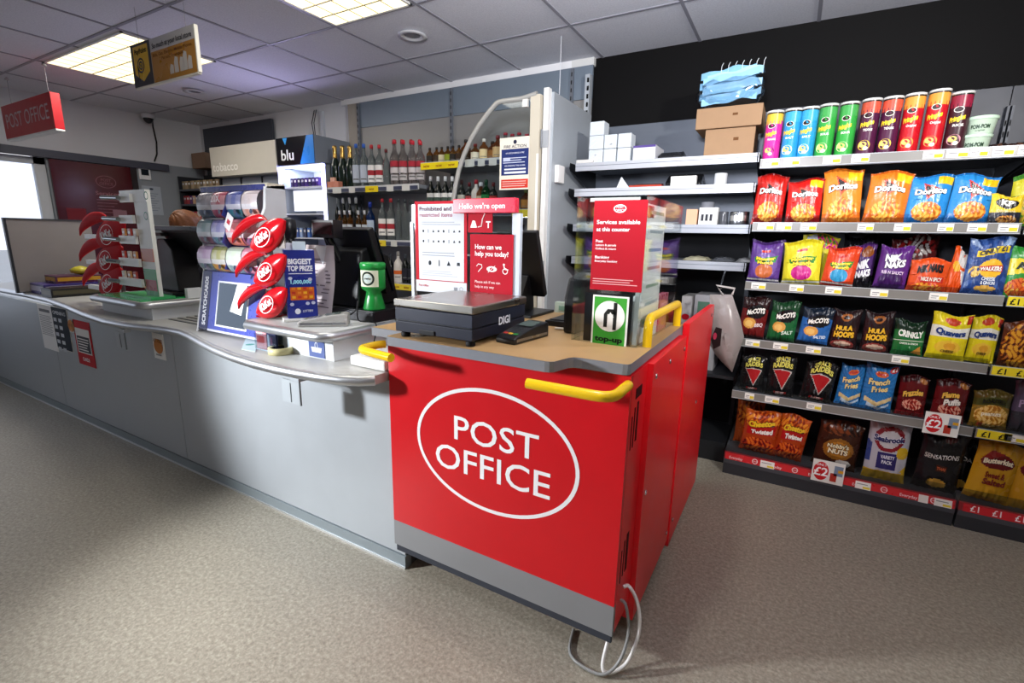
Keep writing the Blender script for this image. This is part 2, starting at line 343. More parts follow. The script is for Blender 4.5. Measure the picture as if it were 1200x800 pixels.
handle([(hx,1.455,DT+.001),(hx,1.455,DT+.055)]+ease((hx,1.455,DT+.055),(hx,1.455,DT+.088),(hx,1.49,DT+.088))+ease((hx,1.86,DT+.088),(hx,1.895,DT+.088),(hx,1.895,DT+.055))+[(hx,1.895,DT+.001)],[])
# worktop of the kiosk
poly=[(-1.255,1.205),(-1.105,1.205),(-1.105,1.125),(-1.098,1.118),(-.535,1.118),(-.522,1.121),(-.512,1.13),(-.497,1.19),(-.487,1.203),(-.465,1.208),(-.35,1.208),(-.338,1.212),(-.333,1.224),(-.333,1.955),(-1.255,1.955)]
wt=MB().prism(poly,'z',.931,DT,'#7d8087','laminate')
n=len(wt.f)
wt.geo([(p[0]*.999-.0003,p[1]+.0012 if p[1]<1.3 else p[1],DT+.0006) for p in poly],[tuple(range(len(poly)))],'#b08d60','wood')
obj('worktop',wt,None,'beige wood-effect worktop with grey edge on the red counter unit',cat='worktop')
# cables at the corner of the kiosk
def P3(l,Zs): return [at(x,y,X=xx) if xx is not None else at(x,y,Z=zz) for (x,y,xx,zz) in l]
obj('cable',MB().tube(smooth([(-.326,1.30,.235),(-.31,1.31,.235),(-.275,1.29,.20),(-.262,1.27,.12),(-.28,1.24,.04),(-.31,1.21,.012),(-.335,1.19,.016),(-.345,1.20,.035),(-.345,1.238,.081)]),.0055,'#e9e6e2','plastic',8),None,'white cable looping down from the side vent of the red unit',cat='cable')
obj('cable',MB().tube(smooth([(-.326,1.285,.20),(-.305,1.27,.195),(-.288,1.25,.12),(-.30,1.21,.05),(-.34,1.18,.012),(-.42,1.185,.008),(-.46,1.22,.006),(-.48,1.30,.006)]),.0048,'#8d8d8b','plastic',8),None,'grey cable curling along the floor under the red unit',cat='cable')
# ------------------------------------------------------------------ long grey counter
FY=1.245
ct=thing('shop_counter','long grey counter with smooth panels running away to the left','counter',(-3.4,1.5,0))
for (a,b) in ((-2.732,-1.166),(-4.30,-2.738),(-6.02,-4.306)):
    m=MB().box(a,b,FY,FY+.03,.058,.7645,'#b3b9be','grey_metal'); obj('fascia_panel',m,ct,bevel=.002)
obj('kick_strip',MB().box(-6.02,-1.164,FY-.004,FY+.03,0,.055,'#8d979c','grey_metal').box(-6.02,-1.164,FY-.007,FY-.003,0,.01,'#d9dbdc','brushed'),ct)
obj('end_panel',MB().box(-1.196,-1.166,FY+.031,1.80,0,.766,'#5d6266','grey_metal'),ct)
obj('back_panel',MB().box(-6.02,-1.20,1.77,1.80,.0,.766,'#5d6266','grey_metal'),ct)
ex=[(40,346.5),(60,350),(82,359),(100,371.5),(125,379),(150,382.5),(180,384),(205,386.5),(215,389),(225,394),(237,401.5),(250,410),(275,419.5),(300,427),(325,432.5),(350,437.5),(375,441.5),(400,445.5),(425,448),(450,449)]
edge=[at(x,y,Z=.785) for x,y in ex]
edge=[Vector((-6.0,1.30,.785)),Vector((-5.4,1.31,.785))]+edge
edge=[e for e in edge if e.x<-1.21]+[Vector((-1.207,1.165,.785))]
# smooth
for it in range(2):
    edge=[edge[0]]+[edge[i-1]*.25+edge[i]*.5+edge[i+1]*.25 for i in range(1,len(edge)-1)]+[edge[-1]]
wt=thing('worktop','grey worktop with wavy steel nosing on the long counter','worktop',(-3.4,1.5,.78))
inner=[(e.x,e.y) for e in edge]
obj('top',MB().prism(inner+[(-1.207,1.80),(-6.0,1.80)],'z',.767,.80,'#b4b4b0','laminate'),wt)
obj('nosing',MB().tube([(e.x,e.y-.001,.7835) for e in edge],.0185,'#c3c5c8','brushed',14),wt)
gr=MB()
for i in range(6):
    gr.box(-2.93+.0,-2.36,1.33+i*.045,1.345+i*.045,.80,.804,'#77797a','brushed')
obj('grooved_strip',gr,wt)
# plastic sign clips under the nosing
def clip(x,lab,y=1.085):
    t=thing('sign_clip',lab,'sign holder',(x,y,.70),'clear sign clips under the counter edge')
    obj('plate',MB().box(x-.05,x+.055,y-.002,y+.002,.655,.745,'#b7bec3','plastic'),t)
    obj('strap',MB().box(x+.005,x+.05,y-.002,y+.03,.744,.764,'#b7bec3','plastic').box(x+.052,x+.056,y-.004,y+.002,.655,.745,'#6c7276','plastic').box(x-.0,x+.003,y-.004,y+.002,.66,.735,'#6c7276','plastic'),t)
clip(pX(342,452,1.09),'small clear plastic sign holder under the counter edge below the tape roll')
clip(pX(142,400,1.15),'small clear plastic sign holder under the far counter edge',1.15)
# posters on the fascia
def sheet(name,lab,cat,x0,x1,z0,z1,fn,y=FY,group=None,base='#f2f2f0'):
    m=MB().box(x0,x1,y-.003,y-.0002,z0,z1,base,'paper'); fn(m,x0,x1,z0,z1,y-.004); return obj(name,m,None,lab,cat=cat,group=group)
def lines(m,x0,x1,z0,z1,y,n,col,h=.35,j=.25):
    for i in range(n):
        zc=z1-(z1-z0)*(i+.5)/n; e=(x1-x0)*(1-j*R_.random()); hh=(z1-z0)/n*h
        m.quad((x0,y,zc-hh/2),(x0+e,y,zc-hh/2),(x0+e,y,zc+hh/2),(x0,y,zc+hh/2),col,'paper')
def rect(m,x0,x1,z0,z1,y,col,f='paper'): m.quad((x0,y,z0),(x1,y,z0),(x1,y,z1),(x0,y,z1),col,f)
def bx(l,t,r,b,Y): 
    cy=(t+b)/2; return pX(l,cy,Y),pX(r,cy,Y),pZ((l+r)/2,b,Y),pZ((l+r)/2,t,Y)
def f1(m,a,b,c,d,y): lines(m,a+.02,b-.015,c+.1,d-.07,y,12,'#9a9a9c'); rect(m,a+.03,b-.03,d-.05,d-.03,y,'#77777a')
def f2(m,a,b,c,d,y):
    rect(m,a+.004,b-.004,c+.004,d-.004,y,'#1c2530')
    m.text('OPENING',((a+b)/2,y-.001,d-.05),XR,ZU,.022,'#e8eaee',w=(b-a)*.8)
    for i in range(5):
        for j in range(2): rect(m,a+.02+j*.08,a+.07+j*.08,d-.1-i*.05,d-.075-i*.05,y-.001,'#c9ced4')
def f3(m,a,b,c,d,y):
    rect(m,a+.02,b-.02,c+.08,d-.05,y,'#f0ece8'); rect(m,a+.03,b-.03,c+.3*(d-c),d-.1,y-.0005,'#4a4a50'); lines(m,a+.04,b-.04,c+.32*(d-c),d-.11,y-.001,5,'#f0ece8',.4)
    m.text('CARDS',((a+b)/2,y-.001,c+.03),XR,ZU,.022,'#fff')
def f4(m,a,b,c,d,y):
    m.text('HOT FOOD',((a+b)/2,y-.001,d-.05),XR,ZU,.02,'#8a4a16',w=(b-a)*.8); m.disc(((a+b)/2,y-.001,(c+d)/2),XR,ZU,.045,.04,'#d98a3a'); lines(m,a+.02,b-.02,c+.01,c+.06,y,2,'#aaa')
sheet('notice','white printed notice taped leftmost on the counter front','notice',*bx(48.5,358,64,408,FY),f1)
sheet('poster','dark blue poster beside the white notice on the counter front','poster',*bx(64.5,361,82,409,FY),f2)
sheet('notice','small orange and white card half hidden below the counter edge','notice',*bx(81,374,87.5,389,FY),f4)
sheet('poster','red-bordered poster hanging on the grey counter front','poster',*bx(90,377,108.5,427,FY),f3,base='#c21a24')
sheet('notice','small orange and white sticker under the far till on the counter','notice',*bx(180.5,391,193,420,FY),f4)
# raised till shelf, near
def plinth(lab,x0,x1,y0,y1,zt,grp):
    t=thing('till_shelf',lab,'counter unit',((x0+x1)/2,(y0+y1)/2,.8),grp)
    obj('body',MB().box(x0+.01,x1-.012,y0+.045,y1,.8005,zt-.038,'#cfd2d4','paint'),t)
    r=.05; c=[(x0,y1),(x0,y0+.02),(x0+.03,y0)]+[(x1-r+r*math.sin(a),y0+r-r*math.cos(a)) for a in [i*PI/12 for i in range(7)]]+[(x1,y1)]
    obj('top',MB().prism(c,'z',zt-.036,zt,'#bfc0bd','laminate'),t)
    obj('nosing',MB().tube([(p[0],p[1],zt-.018) for p in c],.019,'#b9bbbe','brushed',12),t)
    return t
t1=plinth('pale raised till shelf next to the red unit',-1.965,-1.46,1.17,1.77,.918,None)
m=MB().box(*bx(362.5,397,380.5,421,1.214)[:2],1.2125,1.2145,.805,.878,'#4e5f96','print_')
a,b,c,d=bx(362.5,397,380.5,421,1.214)
m.quad((a+.02,1.2115,.825),(b-.02,1.2115,.825),(b-.014,1.2115,.845),(a+.014,1.2115,.845),'#e8ecf4','print_'); m.disc(((a+b)/2,1.2115,.852),XR,ZU,.009,.014,'#e8ecf4','print_',16,.003)
obj('sticker',m,t1,'blue sticker with a white shopping basket')
t2=plinth('pale raised till shelf at the far end of the counter',-3.56,-2.95,1.225,1.77,.90,None)
obj('mat',MB().box(-3.5,-3.0,1.24,1.6,.9005,.906,'#2fae62','gloss'),None,'green sheet lying on the far till shelf',cat='counter mat')
obj('flat_box',MB().box(-1.385,-1.16-.05,1.215,1.45,.801,.838,'#e9e7e3','paint'),None,'flat white box on the grey worktop beside the red unit',cat='box',bevel=.006)
# ------------------------------------------------------------------ wall shelving
GYF=2.80; GYB=3.30
DK='#2a2c31'; SHG='#7f8792'
ROW=[1.682,1.378,1.080,.779,.488]
def tickets(par,row,pxs,zt,promo=False):
    for (l,r) in pxs:
        cy={1:190,2:265,3:337,4:405,5:470,6:545}[row]
        xa,xb=pX(l,cy,GYF-.006),pX(r,cy,GYF-.006)
        m=MB().box(xa,xb,GYF-.0065,GYF-.0045,zt-.036,zt-.004,'#efece6','paper')
        w=xb-xa; y=GYF-.0068
        rect(m,xa+w*.55,xb-.002,zt-.033,zt-.018,y,'#e6cf3a'); rect(m,xa+w*.1,xa+w*.5,zt-.02,zt-.016,y,'#8d8d8d'); rect(m,xa+w*.1,xa+w*.4,zt-.028,zt-.025,y,'#8d8d8d')
        obj('price_ticket',m,par)
def shelfbay(lab,x0,x1,rows,tk,strip,base=True,depth=GYB,lipcol='#7f7c77'):
    t=thing('shelving_bay',lab,'shelving',((x0+x1)/2,3.05,0),'crisp shelving bays')
    bp=MB().box(x0,x1,GYB,GYB+.02,0,2.02,'#3a3c42','grey_metal')
    obj('back_panel',bp,t)
    for x in (x0,x1):
        m=MB().box((x-.011 if x>x0 else x+.002),(x-.002 if x>x0 else x+.011),GYB-.03,GYB-.001,0,1.93,'#4a4d54','grey_metal')
        for k in range(35): m.box((x-.009 if x>x0 else x+.004),(x-.004 if x>x0 else x+.009),GYB-.0312,GYB-.0295,.14+k*.05,.165+k*.05,'#050505','matte')
        obj('upright',m,t)
    for i,z in enumerate(rows):
        m=MB().box(x0+.003,x1-.003,GYF+.004,GYB-.03,z-.03,z-.012,'#5d6168','grey_metal')
        m.box(x0+.003,x1-.003,GYF,GYF+.008,z-.046,z-.012,'#4a4e55','grey_metal')
        for xx in (x0+.004,x1-.007): m.prism([(GYF+.05,z-.03),(GYB-.03,z-.03),(GYB-.03,z-.12),(GYF+.35,z-.09),(GYF+.08,z-.045)],'x',xx,xx+.003,'#26282c','grey_metal')
        s=obj('shelf',m,t)
        obj('ticket_rail',MB().box(x0+.003,x1-.003,GYF-.004,GYF+.0,z-.042,z,lipcol,'plastic').box(x0+.003,x1-.003,GYF-.006,GYF-.004,z-.002,z+.001,'#b9bcc0','plastic').box(x0+.003,x1-.003,GYF-.006,GYF-.004,z-.043,z-.04,'#b9bcc0','plastic'),s)
        if i: obj('riser',MB().box(x0+.006,x1-.006,GYF+.003,GYF+.005,z-.012,z+.024,'#dfe3e6','clear'),s)
        tickets(s,i+1,tk[i],z)
        for (l,r,txt) in strip.get(i+1,[]):
            cy={1:190,2:265,3:352,4:432,5:512}[i+1]; xa,xb=pX(l,cy,GYF-.006),pX(r,cy,GYF-.006)
            q=MB().box(xa,xb,GYF-.0065,GYF-.0042,z-.04,z-.002,'#ecd52a','paper'); n=len(txt)
            for j,tx in enumerate(txt): q.text(tx,(xa+(xb-xa)*(j+.5)/n,GYF-.0072,z-.034),XR,ZU,.024,'#1c1c1c',bold=.02)
            obj('price_strip',q,s)
    m=MB().box(x0+.003,x1-.003,GYF-.01,GYB-.03,.0,.085,'#3b3d43','grey_metal').box(x0+.003,x1-.003,GYF+.006,GYB-.03,.085,.125,'#6a6c70','grey_metal')
    m.box(x0+.003,x1-.003,GYF-.014,GYF-.009,.065,.09,'#55585f','grey_metal')
    s=obj('base_shelf',m,t)
    obj('ticket_rail',MB().prism([(GYF-.014,.088),(GYF-.006,.128),(GYF+.006,.128),(GYF+.004,.088)],'x',x0+.003,x1-.003,'#8f2a2e','plastic'),s)
    obj('riser',MB().box(x0+.006,x1-.006,GYF+.008,GYF+.011,.125,.19,'#dfe3e6','clear'),s)
    return t,s
TK=[[(894,913),(918,937),(964,985),(997,1018),(1080,1104),(1107,1133),(1134,1156),(1160,1186)],
    [(888,907),(910,928),(938,957),(1005,1024),(1048,1068),(1099,1118),(1134,1157),(1170,1194)],
    [(880,897),(925,942),(967.5,987),(1021,1042),(1091,1113)],
    [(873,890),(906,923.5),(945,963),(1048,1069)],
    [(872,883),(896,913),(946,964)]]
XA,XB,XC=-.197,.805,1.80
bay1,bs1=shelfbay('crisp shelving bay with red Everyday strip along its base',XA,XB-.002,ROW,TK,{})
bay2,bs2=shelfbay('shelving bay at the right edge with yellow £1 strips',XB+.002,XC,ROW,[[(1190,1212)],[],[],[],[(1187,1215)]],
   {3:[(1181,1215,['£1','£1'])],4:[(1163,1210,['£1','£1'])],5:[(1144,1186,['£1','£1'])]})
# base strips: the sloping red rail
def on_rail(z): return GYF-.0158+(z-.088)*.2
def railtext(par,name,xa,xb,col,items,tcol):
    f=lambda x,zz: (x,on_rail(.0895+zz)-.0006,.0895+zz)
    m=MB().geo([f(xa,0),f(xb,0),f(xb,.036),f(xa,.036)],[(0,1,2,3)],col,'print_')
    for (x,t,h,al) in items: m.text(t,None,None,None,h,tcol,align=al,fn=lambda a,b,x=x:(x+a,on_rail(.0965+b)-.0014,.0965+b),bold=.01)
    for (x,t,h,al) in items:
        if t=='Everyday': 
            pts=[(x+.128+.014*math.cos(k*PI/10),.1075+.014*math.sin(k*PI/10)) for k in range(20)]; pin=[(x+.128+.0105*math.cos(k*PI/10),.1075+.0105*math.sin(k*PI/10)) for k in range(20)]
            g=lambda p:(p[0],on_rail(p[1])-.0014,p[1])
            m.geo([g(p) for p in pts]+[g(p) for p in pin],[(k,(k+1)%20,20+(k+1)%20,20+k) for k in range(20)],tcol,'print_')
            m.text('COOP',None,None,None,.006,tcol,fn=lambda a,b,x=x:(x+.128+a,on_rail(.1045+b)-.0015,.1045+b))
    obj(name,m,par)
railtext(bs1,'price_strip',XA+.01,XB-.01,'#cf2a30',[(XA+.03+.19*k,'Everyday',.013,'L') for k in range(5)],'#f3dede')
railtext(bs2,'price_strip',XB+.02,XC-.02,'#c8232c',[(XB+.06+.075*k,'£1',.026,'C') for k in range(11)],'#f6eeee')
def rticket(par,l,r,cy,blank=False):
    xa,xb=pX(l,cy,GYF-.016),pX(r,cy,GYF-.016); f=lambda x,zz:(x,on_rail(.088+zz)-.004,.088+zz)
    m=MB(); g=lambda a,b,c,d,col,o=0: m.geo([(a,f(a,c)[1]-o,f(a,c)[2]),(b,f(b,c)[1]-o,f(b,c)[2]),(b,f(b,d)[1]-o,f(b,d)[2]),(a,f(a,d)[1]-o,f(a,d)[2])],[(0,1,2,3)],col,'paper')
    g(xa,xb,.0,.036,'#efece6')
    if not blank: g(xa+(xb-xa)*.5,xb-.003,.004,.014,'#e6cf3a',.0006); g(xa+.006,xa+(xb-xa)*.8,.022,.026,'#8d8d8d',.0006)
    obj('price_ticket',m,par)
for a in ((891,908,542),(1002,1021,568),(1095,1117,586)): rticket(bs1,*a)
rticket(bs1,1077,1089,580,True)
def promo(par,l,t,r,b,y):
    xa,xb,za,zb=bx(l,t,r,b,y); m=MB().box(xa,xb,y-.002,y,za,zb,'#ecebe6','paper'); w=xb-xa; h=zb-za; cx=xa+w*.28; cz=za+h*.5
    m.disc((cx,y-.0026,cz),XR,ZU,w*.24,h*.42,'#cf2027'); m.text('£2',(cx,y-.0032,cz-h*.2),XR,ZU,h*.36,'#fff',bold=.02)
    m.text('ONLY',(cx,y-.0032,cz+h*.24),XR,ZU,h*.1,'#fff')
    rect(m,xa+w*.58,xa+w*.78,za+h*.12,za+h*.5,y-.0026,'#b4382a'); rect(m,xa+w*.68,xa+w*.95,za+h*.4,za+h*.85,y-.0026,'#7e8fa6'); rect(m,xa+w*.8,xa+w*.96,za+h*.55,za+h*.68,y-.003,'#d9a22a')
    obj('promotion_card',m,par)
sh5=[c for c in bay1.children if c.name.startswith('shelf')][4]
promo(sh5,1082,484,1125,510,GYF-.009); promo(bs1,951,540,990,566,GYF-.024)
# ------------------------------------------------------------------ middle wall shelving (unpriced)
MX0,MX1=-1.20,-.205; MYF=2.85
mb_=thing('shelving_bay','grey wall shelving with five bare-edged shelves behind the red unit','shelving',(-.7,3.1,0))
obj('back_panel',MB().box(-1.26,MX1-.002,GYB,GYB+.02,0,2.01,'#646a73','grey_metal').box(-1.26,MX1,GYB-.0015,GYB,0,1.366,'#17181b','matte'),mb_)  # black sheet; its top band paints in the shade between the lower shelves
for x in (MX1-.01,):
    obj('upright',MB().box(x-.012,x+.012,GYB-.03,GYB,0,1.95,'#3a3d44','grey_metal'),mb_)
MZ=[1.722,1.575,1.368,1.172]
for i,z in enumerate(MZ):
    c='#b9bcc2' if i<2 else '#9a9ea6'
    s=obj('shelf',MB().box(MX0,MX1,MYF,GYB-.001,z-.018,z,'#8a9099','grey_metal').box(MX0,MX1,MYF-.004,MYF+.012,z-.045,z,c,'grey_metal').box(MX0,MX1,MYF-.0042,MYF-.003,z-.02,z-.017,'#6d727a','grey_metal'),mb_)
    for x in (MX0-.03,MX1-.008):
        obj('bracket',MB().prism([(MYF-.02,z+.002),(GYB-.03,z-.005),(GYB-.03,z-.17),(MYF+.22,z-.12),(MYF-.01,z-.045),(MYF-.03,z-.03)],'x',x,x+.004,'#121316','black') if i else
             MB().prism([(MYF-.02,z+.002),(GYB-.03,z-.005),(GYB-.03,z-.15),(MYF+.22,z-.11),(MYF-.01,z-.045),(MYF-.03,z-.03)],'x',x,x+.004,'#121316','black'),s)
obj('base_shelf',MB().box(-1.22,MX1,2.92,GYB-.002,0,.12,'#26282c','grey_metal').box(-1.22,MX1,2.95,GYB-.002,.50,.52,'#2e3035','grey_metal'),mb_)
# ------------------------------------------------------------------ crisp packets: puffed foil bags with printed fronts
def inpoly(u,v,P):
    c=False; j=len(P)-1
    for i in range(len(P)):
        if (P[i][1]>v)!=(P[j][1]>v) and u<(P[j][0]-P[i][0])*(v-P[i][1])/(P[j][1]-P[i][1])+P[i][0]: c=not c
        j=i
    return c
def art(layers,u,v,rnd):
    col=None
    for L in layers:
        k=L[0]; hit=False
        if k=='bg': hit=True
        elif k=='band': hit=L[1]<=v<=L[2]
        elif k=='rect': hit=L[1]<=u<=L[3] and L[2]<=v<=L[4]
        elif k=='ell': hit=((u-L[1])/L[3])**2+((v-L[2])/L[4])**2<=1
        elif k=='poly': hit=inpoly(u,v,L[1])
        elif k=='rays':
            a=math.atan2(v-L[2],u-L[1]); hit=math.sin(a*L[3])>.2
        elif k=='speck':   # printed scatter of crisps / pieces inside an ellipse
            if ((u-L[1])/L[3])**2+((v-L[2])/L[4])**2<=1:
                q=math.sin(u*L[5]*3.1+math.sin(v*L[5]*2.3)*2)*math.sin(v*L[5]*2.7+math.cos(u*L[5]*1.9)*2)
                col=C(L[6][0]) if q>.15 else (C(L[6][1]) if q>-.3 else C(L[6][2])); continue
        if hit: col=C(L[-1])
    return col
def bag(name,lab,cat,l,t,r,b,layers,texts=(),Y=2.875,row=None,z=None,tilt=0,lean=.06,puff=.30,group='crisp packets on the shelves',nu=44,nv=54,yaw=0,foil='foil',seal=.055,wob=1.0,dx=0,back=None):
    """front of the bag fills the box l,t,r,b (survey frame) on the plane Y; texts: (string,u,v,cap height,width,colour,slope)"""
    xa,xb=pX(l,(t+b)/2,Y),pX(r,(t+b)/2,Y); zt=pZ((l+r)/2,t,Y); zb=pZ((l+r)/2,b,Y)
    if z is None: z=(ROW[row-1]-.012) if row and row<=5 else .1255
    w=abs(xb-xa); h=max(zt-z,.06); D=min(w*puff,.11)
    Y=max(Y,GYF+.014+D*.55+h*lean*0); z=z+abs(math.sin(math.radians(tilt)))*w/2+.0015; w*=.962
    rn=random.Random(name+lab); ph=[rn.uniform(0,6.28) for _ in range(6)]
    def shape(u,v,side):
        s=2*u-1; e=max(0,min(1,(v-.0)/.22)); e2=max(0,min(1,(1-v)/.20))
        env=(math.sin(e*PI/2)**.8)*(math.sin(e2*PI/2)**.8)
        bulge=max(0,1-abs(s)**2.4)**.75
        wr=(math.sin(s*13+ph[0])*math.sin(v*6+ph[1])+.6*math.sin(s*23+ph[2]+v*5))*.008*wob*(1-.7*env)*(.35+env)
        wr+=.0045*wob*math.sin(s*5+ph[3])*math.sin(v*11+ph[4])*env+.0012*wob*math.sin(s*17+v*9+ph[5])*math.sin(v*19-s*7+ph[2])*env
        wr*=1-.8*min(1,max(0,(v-.16)/.12))*min(1,max(0,(.9-v)/.1))*max(0,1-abs(s)**6)
        d=D/2*env*bulge+wr*bulge
        if v<.03 or v>.97: d=.0012+abs(wr)*.2
        wid=w*(1-.07*env+.0*v); x=s*wid/2
        y=-(d+.0006) if side==0 else (d*.8+.0006)
        zz=v*h+ (.010*math.sin(s*3+ph[5])*wob*(v-.1) if v>.5 else 0) - .012*abs(s)*(1-v)*0
        if v>.97 or v<.03: y+=.004*math.sin(s*16+ph[0])*wob
        return Vector((x,y,zz))
    m=MB()
    for side in (0,1):
        n1=nu if side==0 else nu//4; n2=nv if side==0 else nv//4
        V=[shape(i/n1,j/n2,side) for j in range(n2+1) for i in range(n1+1)]; F=[];cs=[]
        for j in range(n2):
            for i in range(n1):
                q=(j*(n1+1)+i,j*(n1+1)+i+1,(j+1)*(n1+1)+i+1,(j+1)*(n1+1)+i); F.append(q if side==0 else q[::-1])
                u,v=(i+.5)/n1,(j+.5)/n2
                cs.append(art(layers if side==0 else (back or layers[:1]),u,v,rn))
        m.geo(V,F,cs,foil,True)
    for T in texts:
        s_,u,v,ch,tw,col=T[:6]; sl=T[6] if len(T)>6 else 0; bo=T[7] if len(T)>7 else .03
        def fn(a,b,u=u,v=v,sl=sl):
            uu=u+a/w; vv=v+b/h+sl*a/w
            uu=max(.01,min(.99,uu)); vv=max(.01,min(.99,vv)); p=shape(uu,vv,0); return p+Vector((0,-.0028-.010*w,0))
        if len(T)>8:   # outline pass behind
            m.text(s_,None,None,None,ch*h,T[8],'print_',w=tw*w if tw else None,fn=lambda a,b,fn=fn:fn(a,b)+Vector((0,.0012,0)),bold=bo+.06)
        m.text(s_,None,None,None,ch*h,col,'print_',w=tw*w if tw else None,fn=fn,bold=bo)
    o=obj(name,m,None,lab,cat=cat,group=group,loc=((xa+xb)/2+dx,Y,z),rot=(-lean,math.radians(tilt),yaw))
    return o
CH=('#f0b04a','#d9822a','#b55d18')
# --- row 2 : triangular tortilla chips
def tri(c,bgc,c2,price=True):
    L=[('bg',bgc),('band',.0,.2,c2),('poly',[(.1,.12),(.5,.5),(.9,.2),(.8,.05)],c2),('speck',.5,.26,.36,.2,9,CH),('poly',[(.30,.86),(.72,.70),(.44,.50)],c),('poly',[(.345,.81),(.62,.70),(.45,.57)],'#1a0d0a'),('band',.965,1,c2),('band',0,.03,c2)]
    if price: L.append(('rect',.62,.80,.97,.95,'#f0c020'))
    return L
tt=lambda u=.5,s=0:[('Doritos',u,.62,.105,.74,'#fbf6ee',s,.045,'#140c0a')]
bag('crisp_packet','dark red tortilla chip bag at the left end of the second shelf','crisps',882,206,921,258,tri('#e8301c','#b91e18','#8a100f',False),tt(),row=2,tilt=2)
bag('crisp_packet','bright red tortilla chip bag beside the leftmost orange bag','crisps',921,211,966,258,tri('#f24a2c','#d0201c','#8f1312'),tt(.5,-.06),row=2,tilt=-1,Y=2.87)
bag('crisp_packet','orange tortilla chip bag leaning backwards, nearer the red bags','crisps',965,199,1015,256,tri('#d8481c','#e8862a','#c8641a'),tt(.5,.1),row=2,tilt=-3,Y=2.862,lean=.12)
bag('crisp_packet','orange tortilla chip bag touching the blue bags','crisps',1012,203,1066,258,tri('#d8481c','#e27a24','#c05a18'),tt(),row=2,tilt=3,Y=2.87)
bag('crisp_packet','blue tortilla chip bag touching the orange bags','crisps',1059,207,1114,260,tri('#c83a2a','#2a86c8','#1c66a8'),tt(),row=2,tilt=3)
bag('crisp_packet','blue tortilla chip bag nearer the black and yellow nut packet','crisps',1108,207,1166,261,tri('#c83a2a','#2a86c8','#1c66a8'),tt(),row=2,tilt=4,Y=2.865)
bag('nut_packet','small black and yellow nut packet beside the blue tortilla bags','nuts',1158,229,1200,261,[('bg','#e6c22a'),('band',0,.45,'#23222e'),('ell',.5,.74,.36,.16,'#17151a'),('speck',.55,.2,.32,.14,10,('#e0a24a','#b86a2a','#6a3a18'))],[('KP',.5,.68,.17,.4,'#f8f4e8',0,.05),('ORIGINAL',.5,.44,.08,.6,'#e8d8a0')],row=2,Y=2.85,puff=.2)
bag('crisp_packet','green bag half cut off at the right edge on the second shelf','crisps',1182,205,1230,260,[('bg','#3f7a2a'),('band',.6,.9,'#c8c02a'),('speck',.5,.3,.35,.25,8,('#d8b83a','#8a9a2a','#3f7a2a'))],[],row=2,Y=2.9)
# --- row 3
def monster(bgc,blob,c2): return [('bg',bgc),('band',.0,.06,c2),('band',.93,1,c2),('ell',.5,.42,.38,.34,tuple(min(1,x*1.25+.03) for x in C(bgc))),('rect',.34,.74,.62,.80,'#c22a20'),('poly',[(.14,.6),(.86,.64),(.82,.5),(.18,.48)],'#2f8a3a'),('ell',.5,.28,.28,.17,blob),('band',.06,.1,'#e8e0d8')]
mt=[('Monster',.5,.55,.07,.6,'#f6e03a',0,.05,'#2a5a1a'),('Munch',.5,.45,.075,.5,'#f6e03a',0,.05,'#8a1a2a')]
bag('crisp_packet','purple corn snack bag at the left end of the third shelf','crisps',876,283,917,328,monster('#5d3b86','#c86a3a','#3a2258'),mt,row=3,tilt=2)
bag('crisp_packet','yellow corn snack bag standing in front on the third shelf','crisps',917,283,966,331,monster('#ddd02c','#c82a86','#c8b41c'),mt,row=3,Y=2.855,tilt=-2)
bag('crisp_packet','yellow and pink corn snack multipack tipped over behind the yellow bag','crisps',930,277,976,331,[('bg','#dccf30'),('speck',.6,.85,.4,.14,9,('#c82a86','#e8a020','#4a9a3a')),('poly',[(.1,.95),(.35,.99),(.45,.78),(.2,.72)],'#dfe3ea')],[],row=3,Y=2.95,tilt=6)
bag('crisp_packet','red-orange corn snack bag beside the yellow bag on the third shelf','crisps',962,291,1004,334,monster('#d8431f','#3a9ac8','#b02a18'),mt,row=3,Y=2.85,tilt=5)
nik=lambda t2,c='#f4f0f4':[('NIK',.42,.68,.14,.5,c,.08,.06,'#17101a'),('NAKS',.52,.52,.14,.62,c,.08,.06,'#17101a'),(t2,.5,.36,.07,.7,'#efd8f0',0,.02)]
bag('crisp_packet','purple and black snack bag wedged beside the red-orange bag','crisps',1000,286,1027,322,[('bg','#4a2668'),('band',0,.3,'#17131c'),('ell',.6,.8,.3,.12,'#8a4a1c')],[('NIK',.45,.45,.16,.6,'#f4f0f4',.1,.06),('NAKS',.5,.26,.14,.7,'#f4f0f4',.1,.06)],row=3,Y=2.93)
bag('crisp_packet','purple snack bag with jagged white lettering in the middle of the third shelf','crisps',1024,290,1066,336,[('bg','#5a2878'),('ell',.5,.2,.4,.2,'#3a1852'),('band',.0,.05,'#30143f')],nik('RIB N SAUCY'),row=3,tilt=4,Y=2.87)
bag('crisp_packet','orange snack bag with jagged lettering lying low on the third shelf','crisps',1062,305,1112,338,[('bg','#e0511e'),('band',0,.25,'#c8401a'),('speck',.5,.15,.4,.13,9,('#e8a23a','#d8641e','#b8301a')),('poly',[(.2,.45),(.9,.48),(.9,.3),(.3,.28)],'#c22418')],[('NIK NAKS',.5,.60,.2,.66,'#141012',.05,.07),('NICE N SPICY',.58,.34,.11,.55,'#f6ead8',0,.03)],row=3,Y=2.86,tilt=3)
bag('crisp_packet','crumpled orange and white snack bag turned on its side by the blue bag','crisps',1107,294,1133,344,[('bg','#e4571c'),('poly',[(.2,1),(.9,1),(.8,.62),(.3,.7)],'#c9c4c0'),('poly',[(.5,.6),(1,.5),(.8,.2)],'#ece8e4'),('ell',.3,.6,.2,.1,'#e8b02a')],[],row=3,Y=2.87,tilt=6,wob=2)
